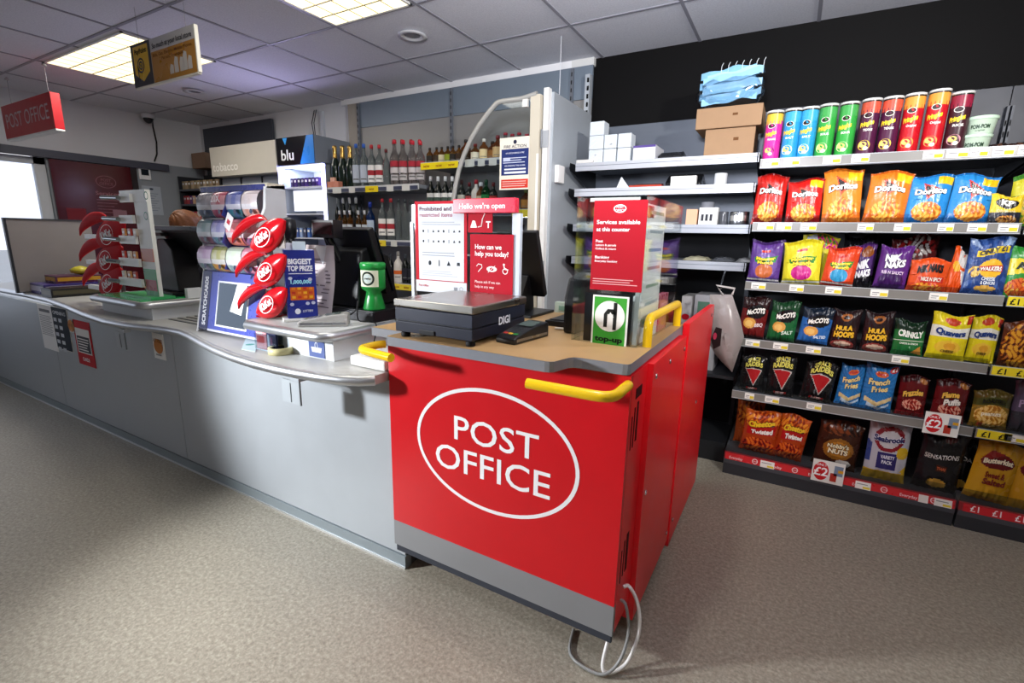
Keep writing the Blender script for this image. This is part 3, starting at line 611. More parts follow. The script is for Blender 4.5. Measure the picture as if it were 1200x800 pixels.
bag('crisp_packet','dark red multipack slumped behind the orange bag on the third shelf','crisps',1040,277,1100,330,[('bg','#4a1416'),('speck',.5,.8,.45,.2,8,('#8a1c1c','#3a0e10','#a8a09c'))],[],row=3,Y=3.0,wob=1.8)
bag('crisp_packet','black multipack at the back of the third shelf behind the purple bag','crisps',985,276,1030,325,[('bg','#15141a'),('band',.6,.75,'#2a2733')],[],row=3,Y=3.04,wob=1.5)
bag('crisp_packet','tall navy crisp bag with ONLY £1 on a yellow flash','crisps',1129,279,1186,343,[('bg','#23407f'),('rays',.5,.45,14,'#3a5a9c'),('ell',.5,.47,.4,.34,'#23407f'),('poly',[(0,1),(.14,1),(.3,.82),(.05,.9)],'#8fa6cc'),('poly',[(.86,1),(1,1),(.95,.88),(.7,.82)],'#8fa6cc'),('poly',[(.18,.68),(.9,.74),(.9,.85),(.18,.79)],'#ecca2a'),('ell',.56,.47,.28,.155,'#f0b82e'),('poly',[(.27,.52),(.85,.52),(.85,.42),(.27,.42)],'#c4202a'),('speck',.2,.42,.14,.1,9,('#e8c86a','#c89a3a','#23407f')),('ell',.52,.13,.26,.05,'#d8a64a')],
   [('ONLY £1',.54,.735,.075,.6,'#16213f',.08,.04),('WALKERS',.56,.44,.06,.5,'#fbf4ea',0,.04),('CHEESE',.55,.27,.055,.32,'#eef2fa',0,.03),('& ONION',.55,.2,.055,.34,'#eef2fa',0,.03)],row=3,Y=2.85,tilt=1,puff=.24)
bag('crisp_packet','green and orange bag cut off at the right edge on the third shelf','crisps',1178,291,1232,346,[('bg','#2f8a30'),('poly',[(.0,.75),(1,.85),(1,.6),(0,.45)],'#e6cf22'),('speck',.35,.2,.35,.2,9,('#e0682a','#b8401a','#d89a3a'))],[('AL',.35,.58,.13,None,'#1c2a14',.05,.05)],row=3,Y=2.85)
# --- row 4
mcc=lambda u=.55:[('McCOYS',u,.60,.11,.66,'#f2ede4',.06,.05,'#0c0c0c')]
def mc(bgc,top): return [('bg',bgc),('band',.72,1,top),('ell',.55,.64,.38,.16,'#121113'),('ell',.38,.36,.24,.13,'#d99a48'),('ell',.36,.35,.15,.08,'#e8b868'),('band',0,.06,top)]
bag('crisp_packet','maroon ridged crisp bag at the left end of the fourth shelf','crisps',865,349,899,391,mc('#6a1818','#2a1012'),mcc()+[('BBQ',.74,.3,.08,.3,'#f0d8d8',.1)],row=4,tilt=4)
bag('crisp_packet','green ridged crisp bag beside the maroon bag','crisps',899,354,935,398,mc('#1f5f33','#183f24'),mcc()+[('SALT',.7,.2,.08,.4,'#dfeee0',.1)],row=4,tilt=3,Y=2.865)
bag('crisp_packet','blue ridged crisp bag between the green bag and the potato hoops','crisps',934,362,974,400,mc('#2a62a8','#16202f'),mcc()+[('SALTED',.7,.2,.07,.4,'#e0eaf6',.1)],row=4,tilt=5,Y=2.86)
hoop=[('bg','#241316'),('ell',.5,.84,.2,.1,'#9a5a2a'),('ell',.5,.84,.11,.05,'#241316'),('poly',[(.1,.5),(.9,.56),(.9,.30),(.1,.28)],'#3a1c12'),('ell',.5,.1,.42,.12,'#8f3a34'),('ell',.5,.12,.3,.06,'#d8b8a0')]
ht=[('HULA',.48,.48,.12,.6,'#eab52c',.03,.06,'#2a0f08'),('HOOPS',.5,.30,.13,.72,'#eab52c',.03,.06,'#2a0f08')]
bag('crisp_packet','dark brown potato hoop bag beside the blue ridged crisps','crisps',971,364,1008,401,hoop,ht,row=4,tilt=2)
bag('crisp_packet','dark brown potato hoop bag touching the green crinkled crisps','crisps',1009,366,1047,406,hoop,ht,row=4,tilt=1)
bag('crisp_packet','dark green crinkled crisp bag between potato hoops and yellow bags','crisps',1045,376,1086,414,[('bg','#1f6a34'),('band',.7,1,'#122a1a'),('poly',[(.6,.1),(.9,.3),(.95,.05)],'#c88a3a'),('band',.42,.45,'#d8e0c8')],[('CRINKLY',.52,.55,.16,.8,'#f2f4ea',.03,.05),('CHEESE & ONION',.5,.33,.05,.6,'#e0ecd8')],row=4,Y=2.87)
qv=[('bg','#e3cf1e'),('band',.50,.72,'#ece9dc'),('ell',.5,.86,.2,.08,'#c8442a'),('ell',.5,.28,.34,.14,'#e8bc3a'),('ell',.55,.3,.16,.08,'#d89a2a'),('rect',.86,.8,1,.98,'#b8301c'),('band',0,.05,'#d0bc18')]
qt=[('Quavers',.5,.55,.12,.78,'#1d3a7a',0,.05),('CHEESE',.5,.17,.05,.34,'#4a3a12')]
bag('crisp_packet','large yellow cheese puff bag beside the green crinkled crisps','crisps',1086,369,1137,417,qv,qt,row=4,Y=2.86,tilt=2)
bag('crisp_packet','yellow cheese puff bag overlapped by the larger yellow bag','crisps',1133,371,1171,422,qv,qt,row=4,Y=2.89,tilt=2)
bag('crisp_packet','brown and yellow bag cut off at the right edge on the fourth shelf','crisps',1171,377,1222,424,[('bg','#5a2a12'),('speck',.5,.45,.5,.5,8,('#e0a02a','#a85a1a','#4a2210'))],[],row=4,Y=2.86)
# --- row 5
def raid(): return [('bg','#141416'),('poly',[(.16,.66),(.88,.62),(.58,.16)],'#b9b4b0'),('poly',[(.2,.635),(.84,.60),(.575,.2)],'#a81e22'),('rect',.3,.06,.75,.12,'#8f1a1c'),('band',.97,1,'#1d1d20')]
rt=[('SPACE',.5,.83,.10,.5,'#d8cf62',.02,.05),('RAIDERS',.52,.70,.11,.72,'#d8cf62',.0,.05),('BEEF',.52,.06,.05,.3,'#e8c8c0')]
bag('crisp_packet','small black bag with red shield at the left end of the fifth shelf','crisps',867,417,898,455,raid(),rt,row=5)
bag('crisp_packet','wider black bag with red shield, second on the fifth shelf','crisps',898,416,934,461,raid(),rt,row=5,Y=2.865)
bag('crisp_packet','crumpled black bag with red shield beside the blue packets','crisps',937,424,978,469,raid(),rt,row=5,Y=2.855,tilt=5,wob=2)
ff=[('bg','#2b76b8'),('rays',.5,.5,30,'#2468a6'),('ell',.5,.84,.2,.07,'#d8682a'),('ell',.5,.84,.2,.025,'#b8302a'),('poly',[(.1,.3),(.5,.2),(.95,.36),(.95,.27),(.5,.1),(.1,.2)],'#d9c08a'),('poly',[(.2,.18),(.6,.08),(.9,.2),(.9,.14),(.6,.02),(.2,.1)],'#c9dcec')]
ft=[('French',.46,.60,.12,.66,'#e8cf86',.12,.04,'#1a4272'),('Fries',.52,.44,.12,.5,'#e8cf86',.12,.04,'#1a4272')]
bag('crisp_packet','narrow blue potato stick bag beside the black bags','crisps',979,428,1012,475,ff,ft,row=5,tilt=3)
bag('crisp_packet','blue potato stick bag with a red corner flash','crisps',1008,429,1050,479,ff+[('ell',.86,.92,.13,.07,'#c8281e')],ft+[('£1',.86,.89,.07,None,'#fff')],row=5,Y=2.86,tilt=2)
fr=[('bg','#5d1216'),('band',.85,1,'#3a0a0e'),('ell',.8,.9,.14,.06,'#a8682a'),('speck',.52,.3,.34,.14,10,('#d8a08a','#b8382a','#7a1a1a')),('band',0,.12,'#8a1a20')]
bag('crisp_packet','maroon bacon snack bag beside the blue packets','crisps',1050,441,1088,489,fr,[('Frazzles',.5,.52,.13,.7,'#e6b34a',.12,.05,'#2a0808')],row=5,Y=2.87)
bag('crisp_packet','maroon snack bag above the lower £2 card','crisps',1090,446,1135,493,fr,[('Flame',.46,.58,.12,.5,'#e6b34a',.1,.05,'#2a0808'),('Puffs',.54,.42,.12,.5,'#e8e0d8',.1,.05,'#2a0808')],row=5,Y=2.865,tilt=2)
bag('crisp_packet','gold and olive snack bag beside the maroon bags','crisps',1136,458,1186,503,[('bg','#8a6a22'),('band',.62,.82,'#4a4a1e'),('band',.82,1,'#5a4a1c'),('speck',.52,.34,.46,.28,9,('#e8c070','#d09a3a','#a86a22')),('rect',.2,.04,.34,.14,'#a84a2a')],[('ROASTED',.52,.67,.10,.6,'#191608',0,.04),('peanuts',.5,.36,.10,.52,'#f8eccc',.06,.03)],row=5,Y=2.865)
bag('crisp_packet','mauve and grey bag cut off at the right edge on the fifth shelf','crisps',1184,448,1232,502,[('bg','#57495e'),('band',0,.4,'#35333a')],[('POP',.45,.5,.12,None,'#a890b4')],row=5,Y=2.88)
# --- base
che=[('bg','#a83a14'),('band',.86,1,'#c85a18'),('speck',.5,.78,.5,.2,8,('#e8902a','#c8541a','#8a2a10')),('poly',[(.12,.62),(.92,.68),(.92,.48),(.12,.42)],'#b01c1c'),('speck',.5,.2,.45,.18,9,('#d8641e','#a82a14','#6a1410'))]
cht=[('Cheetos',.5,.66,.12,.72,'#efc22a',.08,.06,'#5a1408'),('Twisted',.54,.49,.09,.6,'#f6efe6',.06,.05)]
Zb=.1255
bag('crisp_packet','large orange-red cheese curl bag at the left end of the bottom shelf','crisps',866,482,913,534,che,cht,Y=2.87,z=Zb,tilt=3,puff=.36)
bag('crisp_packet','smaller orange-red cheese curl bag tilted beside the large one','crisps',906,488,944,535,che,cht,Y=2.862,z=Zb,tilt=6,puff=.3)
bag('crisp_packet','orange bag pushed behind the cheese curl bags','crisps',860,470,895,528,[('bg','#b8521a'),('speck',.5,.7,.5,.3,7,('#e08a2a','#b8521a','#6a2a10'))],[],Y=2.99,z=Zb)
bag('nut_packet','dark brown coated nut bag behind the £2 card on the base','nuts',951,495,1008,553,[('bg','#3a1c12'),('speck',.5,.85,.45,.14,7,('#7a3a1a','#4a2414','#2a120c')),('ell',.52,.42,.36,.22,'#8f5a1c'),('ell',.52,.42,.28,.15,'#b87a28'),('ell',.7,.15,.18,.08,'#c9c4bc')],[("Nobby's",.5,.46,.07,.5,'#efe0b8',.04,.04,'#2a120a'),('NUTS',.52,.34,.09,.46,'#f6e6c0',.02,.05,'#2a120a')],Y=2.875,z=Zb,tilt=4)
bag('crisp_packet','white and navy variety pack bag on the bottom shelf','crisps',1012,494,1068,563,[('bg','#bcbac4'),('band',0,.16,'#c8a02a'),('poly',[(0,.66),(.12,.6),(.12,.3),(0,.3)],'#3a4a8a'),('ell',.5,.72,.36,.22,'#8a1e2a'),('ell',.5,.72,.26,.15,'#ccc8cc'),('rect',.28,.2,.76,.48,'#322c6a'),('ell',.86,.5,.14,.1,'#d8b02a'),('poly',[(.86,.2),(1,.3),(1,.12)],'#d8b02a')],[('Seabrook',.5,.68,.085,.74,'#2a2a62',0,.05,'#e8e6ee'),('VARIETY',.52,.385,.055,.34,'#e8e6f4',0,.03),('PACK',.52,.30,.055,.26,'#e8e6f4',0,.03)],Y=2.865,z=Zb,puff=.26)
bag('crisp_packet','black crisp bag between the variety pack and the yellow popcorn','crisps',1070,509,1130,573,[('bg','#17151a'),('ell',.5,.14,.22,.08,'#c89a3a'),('rect',.4,.36,.65,.46,'#3a2018'),('ell',.6,.92,.12,.06,'#4a1a1c')],[('SENSATIONS',.48,.58,.075,.76,'#cfc8c4',.02,.02),('THAI',.52,.385,.05,.2,'#c8603a')],Y=2.865,z=Zb,tilt=3,puff=.3)
bag('crisp_packet','second black crisp bag partly hidden by the yellow popcorn bag','crisps',1108,512,1148,575,[('bg','#17151a'),('ell',.5,.14,.22,.08,'#c89a3a')],[('DA',.6,.58,.075,None,'#cfc8c4')],Y=2.93,z=Zb)
bag('popcorn_packet','golden yellow popcorn bag on the bottom shelf','popcorn',1130,519,1190,590,[('bg','#c9961e'),('band',.9,1,'#b8841a'),('ell',.5,.68,.38,.13,'#6a1418'),('poly',[(.12,.72),(.3,.86),(.6,.8),(.3,.7)],'#8a1e1c'),('band',0,.08,'#b07a18')],[('Butterkist',.5,.655,.075,.66,'#f4e6c8',.02,.05,'#3a0a0a'),('Sweet &',.52,.42,.085,.46,'#7a2814',.02,.05),('Salted',.54,.30,.09,.52,'#7a2814',.02,.05)],Y=2.86,z=Zb,tilt=5,puff=.3)
bag('popcorn_packet','yellow popcorn bag cut off at the right edge of the bottom shelf','popcorn',1184,530,1236,596,[('bg','#c08a1c'),('ell',.5,.68,.38,.13,'#6a1418')],[],Y=2.865,z=Zb)
# ------------------------------------------------------------------ tubes of stacked crisps
def tube(l,r,lab,c,c2,glow,flav,h=.25,Y=2.86,top=True):
    X=(pX(l,180,Y)+pX(r,180,Y))/2; rad=.0365
    t=thing('crisp_tube',lab,'crisp tube',(X,Y,ROW[0]-.012),'crisp tubes on the top shelf')
    z0=ROW[0]-.011
    m=MB().lathe([(rad,0,'#b9b6ae'),(rad+.0006,.004,c),(rad,.006,c),(rad,h-.045,c2),(rad,h-.012,'#1a1812'),(rad,h-.006,'#b9b6ae'),(rad+.001,h,'#b9b6ae'),(rad-.003,h+.001,'#8a8a88'),(0,h-.002)],(X,Y,z0),c,'print_',28)
    # printed panel on the curve, facing the aisle and the camera
    a0=math.atan2(0-X,1.0)*.0
    def cyl(a,b,o=.0008): 
        th=a/rad+.28; return Vector((X+(rad+o)*math.sin(-(-th))*1.0*1 if False else X+(rad+o)*math.sin(th-.56),Y-(rad+o)*math.cos(th-.56),z0+b))
    def patch(a0,a1,b0,b1,col,n=6,o=.0006):
        V=[cyl(a0+(a1-a0)*i/n,b,o) for b in (b0,b1) for i in range(n+1)]
        m.geo(V,[(i,i+1,n+2+i,n+1+i) for i in range(n)],col,'print_',True)
    def blob(ca,cb,ra,rb,col,o=.0008,n=20):
        m.geo([cyl(ca+ra*math.cos(k*2*PI/n),cb+rb*math.sin(k*2*PI/n),o) for k in range(n)],[tuple(range(n))],col,'print_',True)
    patch(-.045,.045,h-.06,h-.03,c2)
    blob(0,h-.068,.017,.012,'#efe9dc',.0008); blob(0,h-.068,.0145,.0095,'#2a1a12',.0010)
    m.text('Pringles',None,None,None,.019,'#f2cf2a','print_',w=.052,fn=lambda a,b:cyl(a,b+h-.112+a*.25,.0013),bold=.05)
    m.text(flav,None,None,None,.009,'#f4f0e6','print_',w=.035,fn=lambda a,b:cyl(a+.006,b+h-.135,.0013),bold=.03)
    blob(0,.052,.024,.022,glow,.0008); blob(-.004,.055,.015,.012,'#e8c46a',.0011); blob(.008,.038,.009,.008,'#f4ead0',.0011)
    obj('can',m,t)
    obj('lid',MB().lathe([(rad+.0012,h-.004),(rad+.0022,h-.002),(rad+.0018,h+.003),(rad-.003,h+.004),(rad-.004,h+.0015),(0,h+.0015)],(X,Y,z0),'#d8d8d4','plastic',28),t,label='pale plastic lid')
tube(892.6,914,'magenta crisp tube at the left end of the top shelf','#d42a92','#e0b53a','#7a1a5a','PRAWN',.236)
tube(915,933,'blue crisp tube touching the magenta tube','#2a92c4','#3aa0cc','#dfeaf2','SALT',.238)
tube(934,952,'blue crisp tube touching the green tubes','#2a92c4','#3aa0cc','#dfeaf2','SALT',.238)
tube(953,975,'green crisp tube touching the blue tubes','#2f9a3c','#3f9a4a','#c8dc9a','SOUR',.243)
tube(977,998,'green crisp tube touching the purple tubes','#2f9a3c','#3f9a4a','#c8dc9a','SOUR',.243)
tube(1001,1024,'purple crisp tube touching the green tubes','#4a1638','#c8503a','#e0c03a','TEXAS',.248)
tube(1026,1047,'purple crisp tube touching the red tubes','#4a1638','#c8503a','#e0c03a','TEXAS',.248)
tube(1050,1073,'red crisp tube touching the purple tubes','#b81420','#e0953a','#c88a2a','Original',.252)
tube(1077,1100,'tall red crisp tube touching the black tube','#b81420','#e0953a','#c88a2a','Original',.258)
tube(1103,1127,'black and pink rice crisp tube beside the stacked tubs','#3a1a22','#8a2038','#b06a74','RICE',.24)
def tub(lab,px,z,Y=2.87):
    X=pX(px,165,Y); t=thing('tub',lab,'tub',(X,Y,z),'stacked dip tubs')
    m=MB().lathe([(.040,0),(.042,.004),(.049,.058),(.050,.06)],(X,Y,z),'#b8cbb4','print_',28)
    cy=lambda a,b:Vector((X+(.0465+b*.14)*math.sin(a/.046-.25),Y-(.0465+b*.14)*math.cos(a/.046-.25),z+.02+b))
    m.text('POM-POM',None,None,None,.015,'#1d3a24','print_',w=.06,fn=lambda a,b:cy(a,b),bold=.03); m.text('original',None,None,None,.006,'#35553a','print_',w=.03,fn=lambda a,b:cy(a,b-.01))
    obj('cup',m,t); obj('lid',MB().lathe([(.051,.056),(.053,.058),(.053,.068),(.050,.070),(0,.070)],(X,Y,z),'#c4dcc4','plastic',28),t,label='pale green lid')
tub('lower pale green tub at the right end of the top shelf',1143,ROW[0]-.011); tub('upper pale green tub stacked on another',1146,ROW[0]-.0105+.0705)
for i,(px,lab) in enumerate(((1172,'dark flat snack bag lying beside the stacked tubs'),(1196,'dark flat snack bag at the right end of the top shelf'))):
    X=pX(px,165,2.95); m=MB(); n=10
    V=[(X-.07+.14*a/n,2.88+.16*b/n,ROW[0]-.0115+.045*(max(0,math.sin(PI*a/n)*math.sin(PI*b/n))**.5)+.006*math.sin(a*2.3+i)*math.sin(b*1.7)*(0<a<n and 0<b<n)) for b in range(n+1) for a in range(n+1)]
    m.geo(V,[(b*(n+1)+a,b*(n+1)+a+1,(b+1)*(n+1)+a+1,(b+1)*(n+1)+a) for b in range(n) for a in range(n)],[('#4a2a20','#6a4632','#2a1c18')[(a*7+b*3)%3] for b in range(n) for a in range(n)],'foil',True)
    m.geo([(X-.07,2.88,ROW[0]-.0118),(X+.07,2.88,ROW[0]-.0118),(X+.07,3.04,ROW[0]-.0118),(X-.07,3.04,ROW[0]-.0118)],[(0,3,2,1)],'#2a1c18','foil')
    obj('crisp_packet',m,None,lab,cat='crisps')
# ------------------------------------------------------------------ spirits shelving on the back wall
SF,SB=2.90,3.30
sp=thing('spirits_shelving','grey wall shelving full of bottles behind the counters','shelving',(-2.45,3.1,0))
obj('back_panel',MB().box(-3.475,-1.30,SB,SB+.02,0,2.20,'#8b8a88','grey_metal').box(-3.475,-1.30,SB,SB+.02,2.203,2.41,'#77838f','grey_metal'),sp)
obj('side_strip',MB().box(-3.62,-3.48,SB+.001,SB+.02,0,2.41,'#a39c90','paint'),sp)
for x in (-3.477,-2.456,-1.44):
    m=MB().box(x-.01,x+.01,SB-.022,SB-.001,0,2.40,'#6d727a','grey_metal')
    for k in range(44): m.box(x-.0035,x+.0035,SB-.0235,SB-.0215,.2+.05*k,.225+.05*k,'#0a0a0b','matte')
    obj('upright',m,sp)
m=MB().box(-1.33,-1.298,SB-.05,SB-.001,1.6,2.34,'#b4bac0','grey_metal')
for k in range(14): m.box(-1.316,-1.302,SB-.0515,SB-.0495,1.64+.05*k,1.668+.05*k,'#050505','matte')
obj('slotted_post',m,sp)
def sshelf(x0,x1,z,tags):
    s=obj('shelf',MB().box(x0+.012,x1-.012,SF,SB-.024,z-.03,z-.004,'#8d929a','grey_metal').box(x0+.012,x1-.012,SF-.006,SF,z-.042,z+.002,'#c4c6c8','plastic').box(x0+.02,x1-.02,SF-.0075,SF-.006,z-.04,z-.012,'#3a3f55','plastic'),sp)
    for (l,t,r,b,c) in tags:
        cy=(t+b)/2; xa,xb=pX(l,cy,SF-.008),pX(r,cy,SF-.008)
        m=MB().box(xa,xb,SF-.0095,SF-.0077,z-.048,z-.002,c,'paper')
        if c[1]=='e' or c[1]=='d':
            n=max(1,int((xb-xa)/.09))
            for k in range(n): m.text('NOW',(xa+(xb-xa)*(k+.5)/n,SF-.0102,z-.034),XR,ZU,.014,'#8a2a14',bold=.03)
        obj('price_ticket',m,s)
W_='#cfcfca'
ZA=[1.655,1.238,.90,.52]; ZB=[1.797,1.462,1.152,.72]
sshelf(-3.477,-2.456,ZA[0],[(428,213,443,224,'#e8cf1a'),(390,222,400,227,W_),(409,219,416,226,W_),(453,216,461,222,W_),(471,214,480,220,W_)])
sshelf(-3.477,-2.456,ZA[1],[(437,276,452,284,'#e8cf3a'),(458,278,465,284,W_)])
sshelf(-3.477,-2.456,ZA[2],[(449,328,482,340,'#e8cf3a')])
sshelf(-3.477,-2.456,ZA[3],[])
sshelf(-2.456,-1.44,ZB[0],[(493,191,537,204,'#e8cf1a'),(545,190,556,196,W_),(560,189,568,195,W_),(573,187,582,193,W_)])
sshelf(-2.456,-1.44,ZB[1],[(600,243,632,256,'#e8cf3a')])
sshelf(-2.456,-1.44,ZB[2],[(610,297,632,307,'#e8cf1a')])
sshelf(-2.456,-1.44,ZB[3],[])
# bottles
def bottle(px,top,z,kind,lab,Y=2.985,cap=None,lcol=None,lab2=None,r=None,group='bottles on the spirits shelves',h=None):
    X=pX(px,top+25,Y); h=h or max(.12,pZ(px,top,Y)-z); z=z-.0035
    t=thing('bottle',lab,'bottle',(X,Y,z),group)
    K=dict(vodka=('glass','#cdd8d8',.035),smir=('glass','#cfc8c6',.036),champ=('gloss','#15231a',.041),whisky=('glass','#b8642a',.036),dark=('gloss','#0f1512',.030),flat=('glass','#c87a30',.033),blue=('glass','#3a66b8',.036),white=('satin','#d8d2ca',.036),green=('glass','#2a8a4a',.036),small=('glass','#b87a30',.026))[kind]
    R=r or K[2]
    if kind=='champ': pr=[(R*.8,0),(R,.01),(R,h*.5),(R*.86,h*.6),(R*.42,h*.74),(R*.36,h*.96),(R*.36,h)]
    elif kind in('whisky','flat'): pr=[(R*.9,0),(R,.008),(R*1.02,h*.5),(R*.98,h*.62),(R*.42,h*.76),(R*.33,h*.8),(R*.33,h*.93)]
    else: pr=[(R*.92,0),(R,.008),(R,h*.58),(R*.9,h*.65),(R*.42,h*.76),(R*.33,h*.80),(R*.33,h*.93)]
    obj('glass_body',MB().lathe(pr,(X,Y,z),K[1],K[0],14),t)
    cap=cap or '#c8c8c8'
    if kind=='champ': obj('foil',MB().lathe([(R*.5,h*.70),(R*.44,h*.76),(R*.40,h*.93),(R*.44,h*.95),(R*.44,h),(R*.3,h*1.02),(0,h*1.02)],(X,Y,z),cap,'metal',14),t)
    else: obj('cap',MB().lathe([(R*.39,h*(.91 if kind in('smir','vodka') else .86)),(R*.39,h*.98),(R*.35,h),(0,h)],(X,Y,z),cap,'satin',14),t)
    if lcol:
        if kind=='smir': lcol=None
    if kind=='smir' or lcol:
        def wrap(m,b0,b1,col,sp_,o):
            n=8; a0=-PI/2+math.atan2(0-X,1)*0+.45-sp_; 
            V=[(X+(R*1.0+o)*math.cos(a0+2*sp_*i/n),Y+(R+o)*math.sin(a0+2*sp_*i/n),z+b) for b in (b0,b1) for i in range(n+1)]
            m.geo(V,[(i,i+1,n+2+i,n+1+i) for i in range(n)],col,'paper',True)
        m=MB()
        if lcol: wrap(m,h*.12,h*.52,lcol,1.1,.0008)
        else:
            lab2=lab2 or '#b8a8a4'; wrap(m,h*.42,h*.54,'#a8303c',1.1,.0008); wrap(m,h*.12,h*.24,'#b9b4b4',1.0,.0008)
        if lab2: wrap(m,h*.28,h*.40,lab2,1.1,.0014)
        wrap(m,h*.18,h*.21,'#6a6a68',.7,.0014)
        obj('label',m,t)
    return t
NTH=['first','second','third','fourth','fifth','sixth','seventh','eighth','ninth','tenth','eleventh','twelfth']
for i,px in enumerate((393.2,402,410.8)): bottle(px,171,ZA[0],'champ',NTH[i]+' gold-foiled dark wine bottle from the lit cabinet',cap='#c9a45a')
for i,px in enumerate((418,427)): bottle(px,168,ZA[0],'vodka','clear bottle with blue cap '+('beside the gold-foiled bottles' if i==0 else 'beside the red-capped white-label bottles')+', upper shelf',cap='#2f62c0',lcol='#b8c0cc')
for i,px in enumerate((436,445)): bottle(px,169,ZA[0],'vodka','white-label red-capped bottle on the upper shelf, '+('next to the blue caps' if i==0 else 'further from them'),cap='#b83238',lcol='#eceae6',lab2='#a8323a')
bottle(453,174,ZA[0],'vodka','short clear bottle with dark red cap in the middle of the upper shelf',cap='#6a1a22',r=.03)
for i,px in enumerate((463,473,484,493)): bottle(px,163+i*.6,ZA[0],'smir','tall clear bottle with red cap and red label, '+NTH[i]+' of the tall front four',cap='#c41f30',lcol='#a8303c',lab2='#c9c2c2',Y=2.97)
for i,px in enumerate((459,468.5,479,489)): bottle(px+3,163,ZA[0],'smir','red-capped bottle in the back row, '+NTH[i]+' of four on the upper shelf',cap='#a81c2c',Y=3.12)
for i,(px,c) in enumerate(((504,'#2a2622'),(512,'#3a2f22'),(518,'#d8cfa8'),(525,'#8a9a2a'),(531,'#2a2622'),(538,'#3a2a1c'))): bottle(px,176+(i%2)*2,ZB[0],'small','small bottle above the long yellow strip, '+NTH[i]+' of six',cap='#1d1a18',lcol=c,Y=2.975)
for i,(px,tp,k,cp,lc) in enumerate(((546,163,'whisky','#1a1512','#3a2a1a'),(557,168,'flat','#8a1c1c','#e6dcc4'),(567,162,'flat','#e8e2d8','#e8cf9c'),(577,165,'whisky','#2a1a12','#8a5a2a'),(583,158,'whisky','#7a1620','#c8a878'))): bottle(px,tp,ZB[0],k,'amber bottle left of the fire notice, '+NTH[i]+' of five on the raised shelf',cap=cp,lcol=lc)
for i,px in enumerate((592,600,608,617,625)): bottle(px,155+(i%2)*1.5,ZB[0],'smir','red-capped bottle standing behind the fire notice, '+NTH[i]+' of five',cap='#a81c30',lcol='#b09a92',Y=2.99)
for i,px in enumerate((395,403,410.5,418)): bottle(px,231,ZA[1],'dark','dark bottle with silver cap on the middle spirits shelf, '+NTH[i]+' of four',cap='#c8ccd0',lcol=['#2a332c','#31402f','#5a4a2a','#22282c'][i],Y=3.02)
for i,px in enumerate((399,405,411,421,428)): bottle(px,246,ZA[1],'small','small clear bottle in front on the middle spirits shelf, '+NTH[i]+' of five',cap='#d8dade',lcol='#c8d0d4',Y=2.95,r=.024)
bottle(434.5,236,ZA[1],'blue','slim blue bottle on the middle spirits shelf',cap='#223a9a',lcol='#b8c8d8')
for i,px in enumerate((448.5,458.5)): bottle(px,232,ZA[1],'vodka','white-label red-capped bottle on the middle shelf, '+('beside the blue bottle' if i==0 else 'beside the plain clear ones'),cap='#b8303a',lcol='#ece8e2',lab2='#a8323a')
for i,px in enumerate((467.5,475,481.5,488)): bottle(px,232+i,ZA[1],'vodka','plain clear bottle on the middle shelf, '+NTH[i]+' after the red-capped pair',cap='#3a3f42' if i!=3 else '#b01c28',r=.03)
for i,px in enumerate((505,513.5,522,530)): bottle(px,206,ZB[1],'dark','dark bottle with white cap and white label, '+NTH[i]+' of four above the red-bordered sheet',cap='#e6e8ea',lcol='#e8e6e2',lab2='#4a5a52',Y=2.97)
for i,(px,k,cp,lc) in enumerate(((541,'dark','#3a1a1c','#c8c0b4'),(550,'dark','#6a1a22','#b84a4a'),(558,'white','#a81c2c','#d8cfc8'),(563.5,'whisky','#e0e2e4','#c8b89a'),(569.5,'green','#14442a','#1f7a3c'),(578,'dark','#5a1a1a','#a83a32'))): bottle(px,210+(i%2)*3,ZB[1],k,'spirit bottle behind the curved glass screen, '+NTH[i]+' along the lower shelf',cap=cp,lcol=lc)
for i,(px,k,cp,lc) in enumerate(((616,'whisky','#7a8a3a','#a8702a'),(624,'whisky','#6a2a1a','#8a3a2a'))): bottle(px,222,ZB[1],k,'amber bottle below the fire notice, '+('left' if i==0 else 'right')+' of the two',cap=cp,lcol=lc,Y=2.96)
bottle(467,294,ZA[2],'white','white bottle with an orange band on the lower spirits shelf',cap='#b8b4ae',lcol='#d8d2ca',lab2='#d8672a')
for i,px in enumerate((448,458,475.5,482)): bottle(px,297,ZA[2],'dark','dark bottle on the lower spirits shelf, '+(('far left','left'),('right','far right'))[i//2][i%2]+' of the white bottle',cap='#4a5058',lcol='#2a2a33',Y=3.0)
for i,px in enumerate((612,620,628)): bottle(px,262,ZB[2],'dark','dark bottle beside the cream post, '+NTH[i]+' on the lowest visible shelf',cap='#1a1614',lcol=('#2a2018','#b89a6a','#c8a878')[i],Y=2.96)
# small orange box at the shelf end
obj('gift_box',MB().box(pX(386,213,2.93),pX(399,213,2.93),2.906,2.95,ZA[0]-.003,ZA[0]+.05,'#c8826a','print_').box(pX(388,209,2.93),pX(393,209,2.93),2.92,2.94,ZA[0]+.0505,ZA[0]+.085,'#d8a890','print_'),None,'small orange and pink box at the shelf end beside the lit cabinet',cat='box')
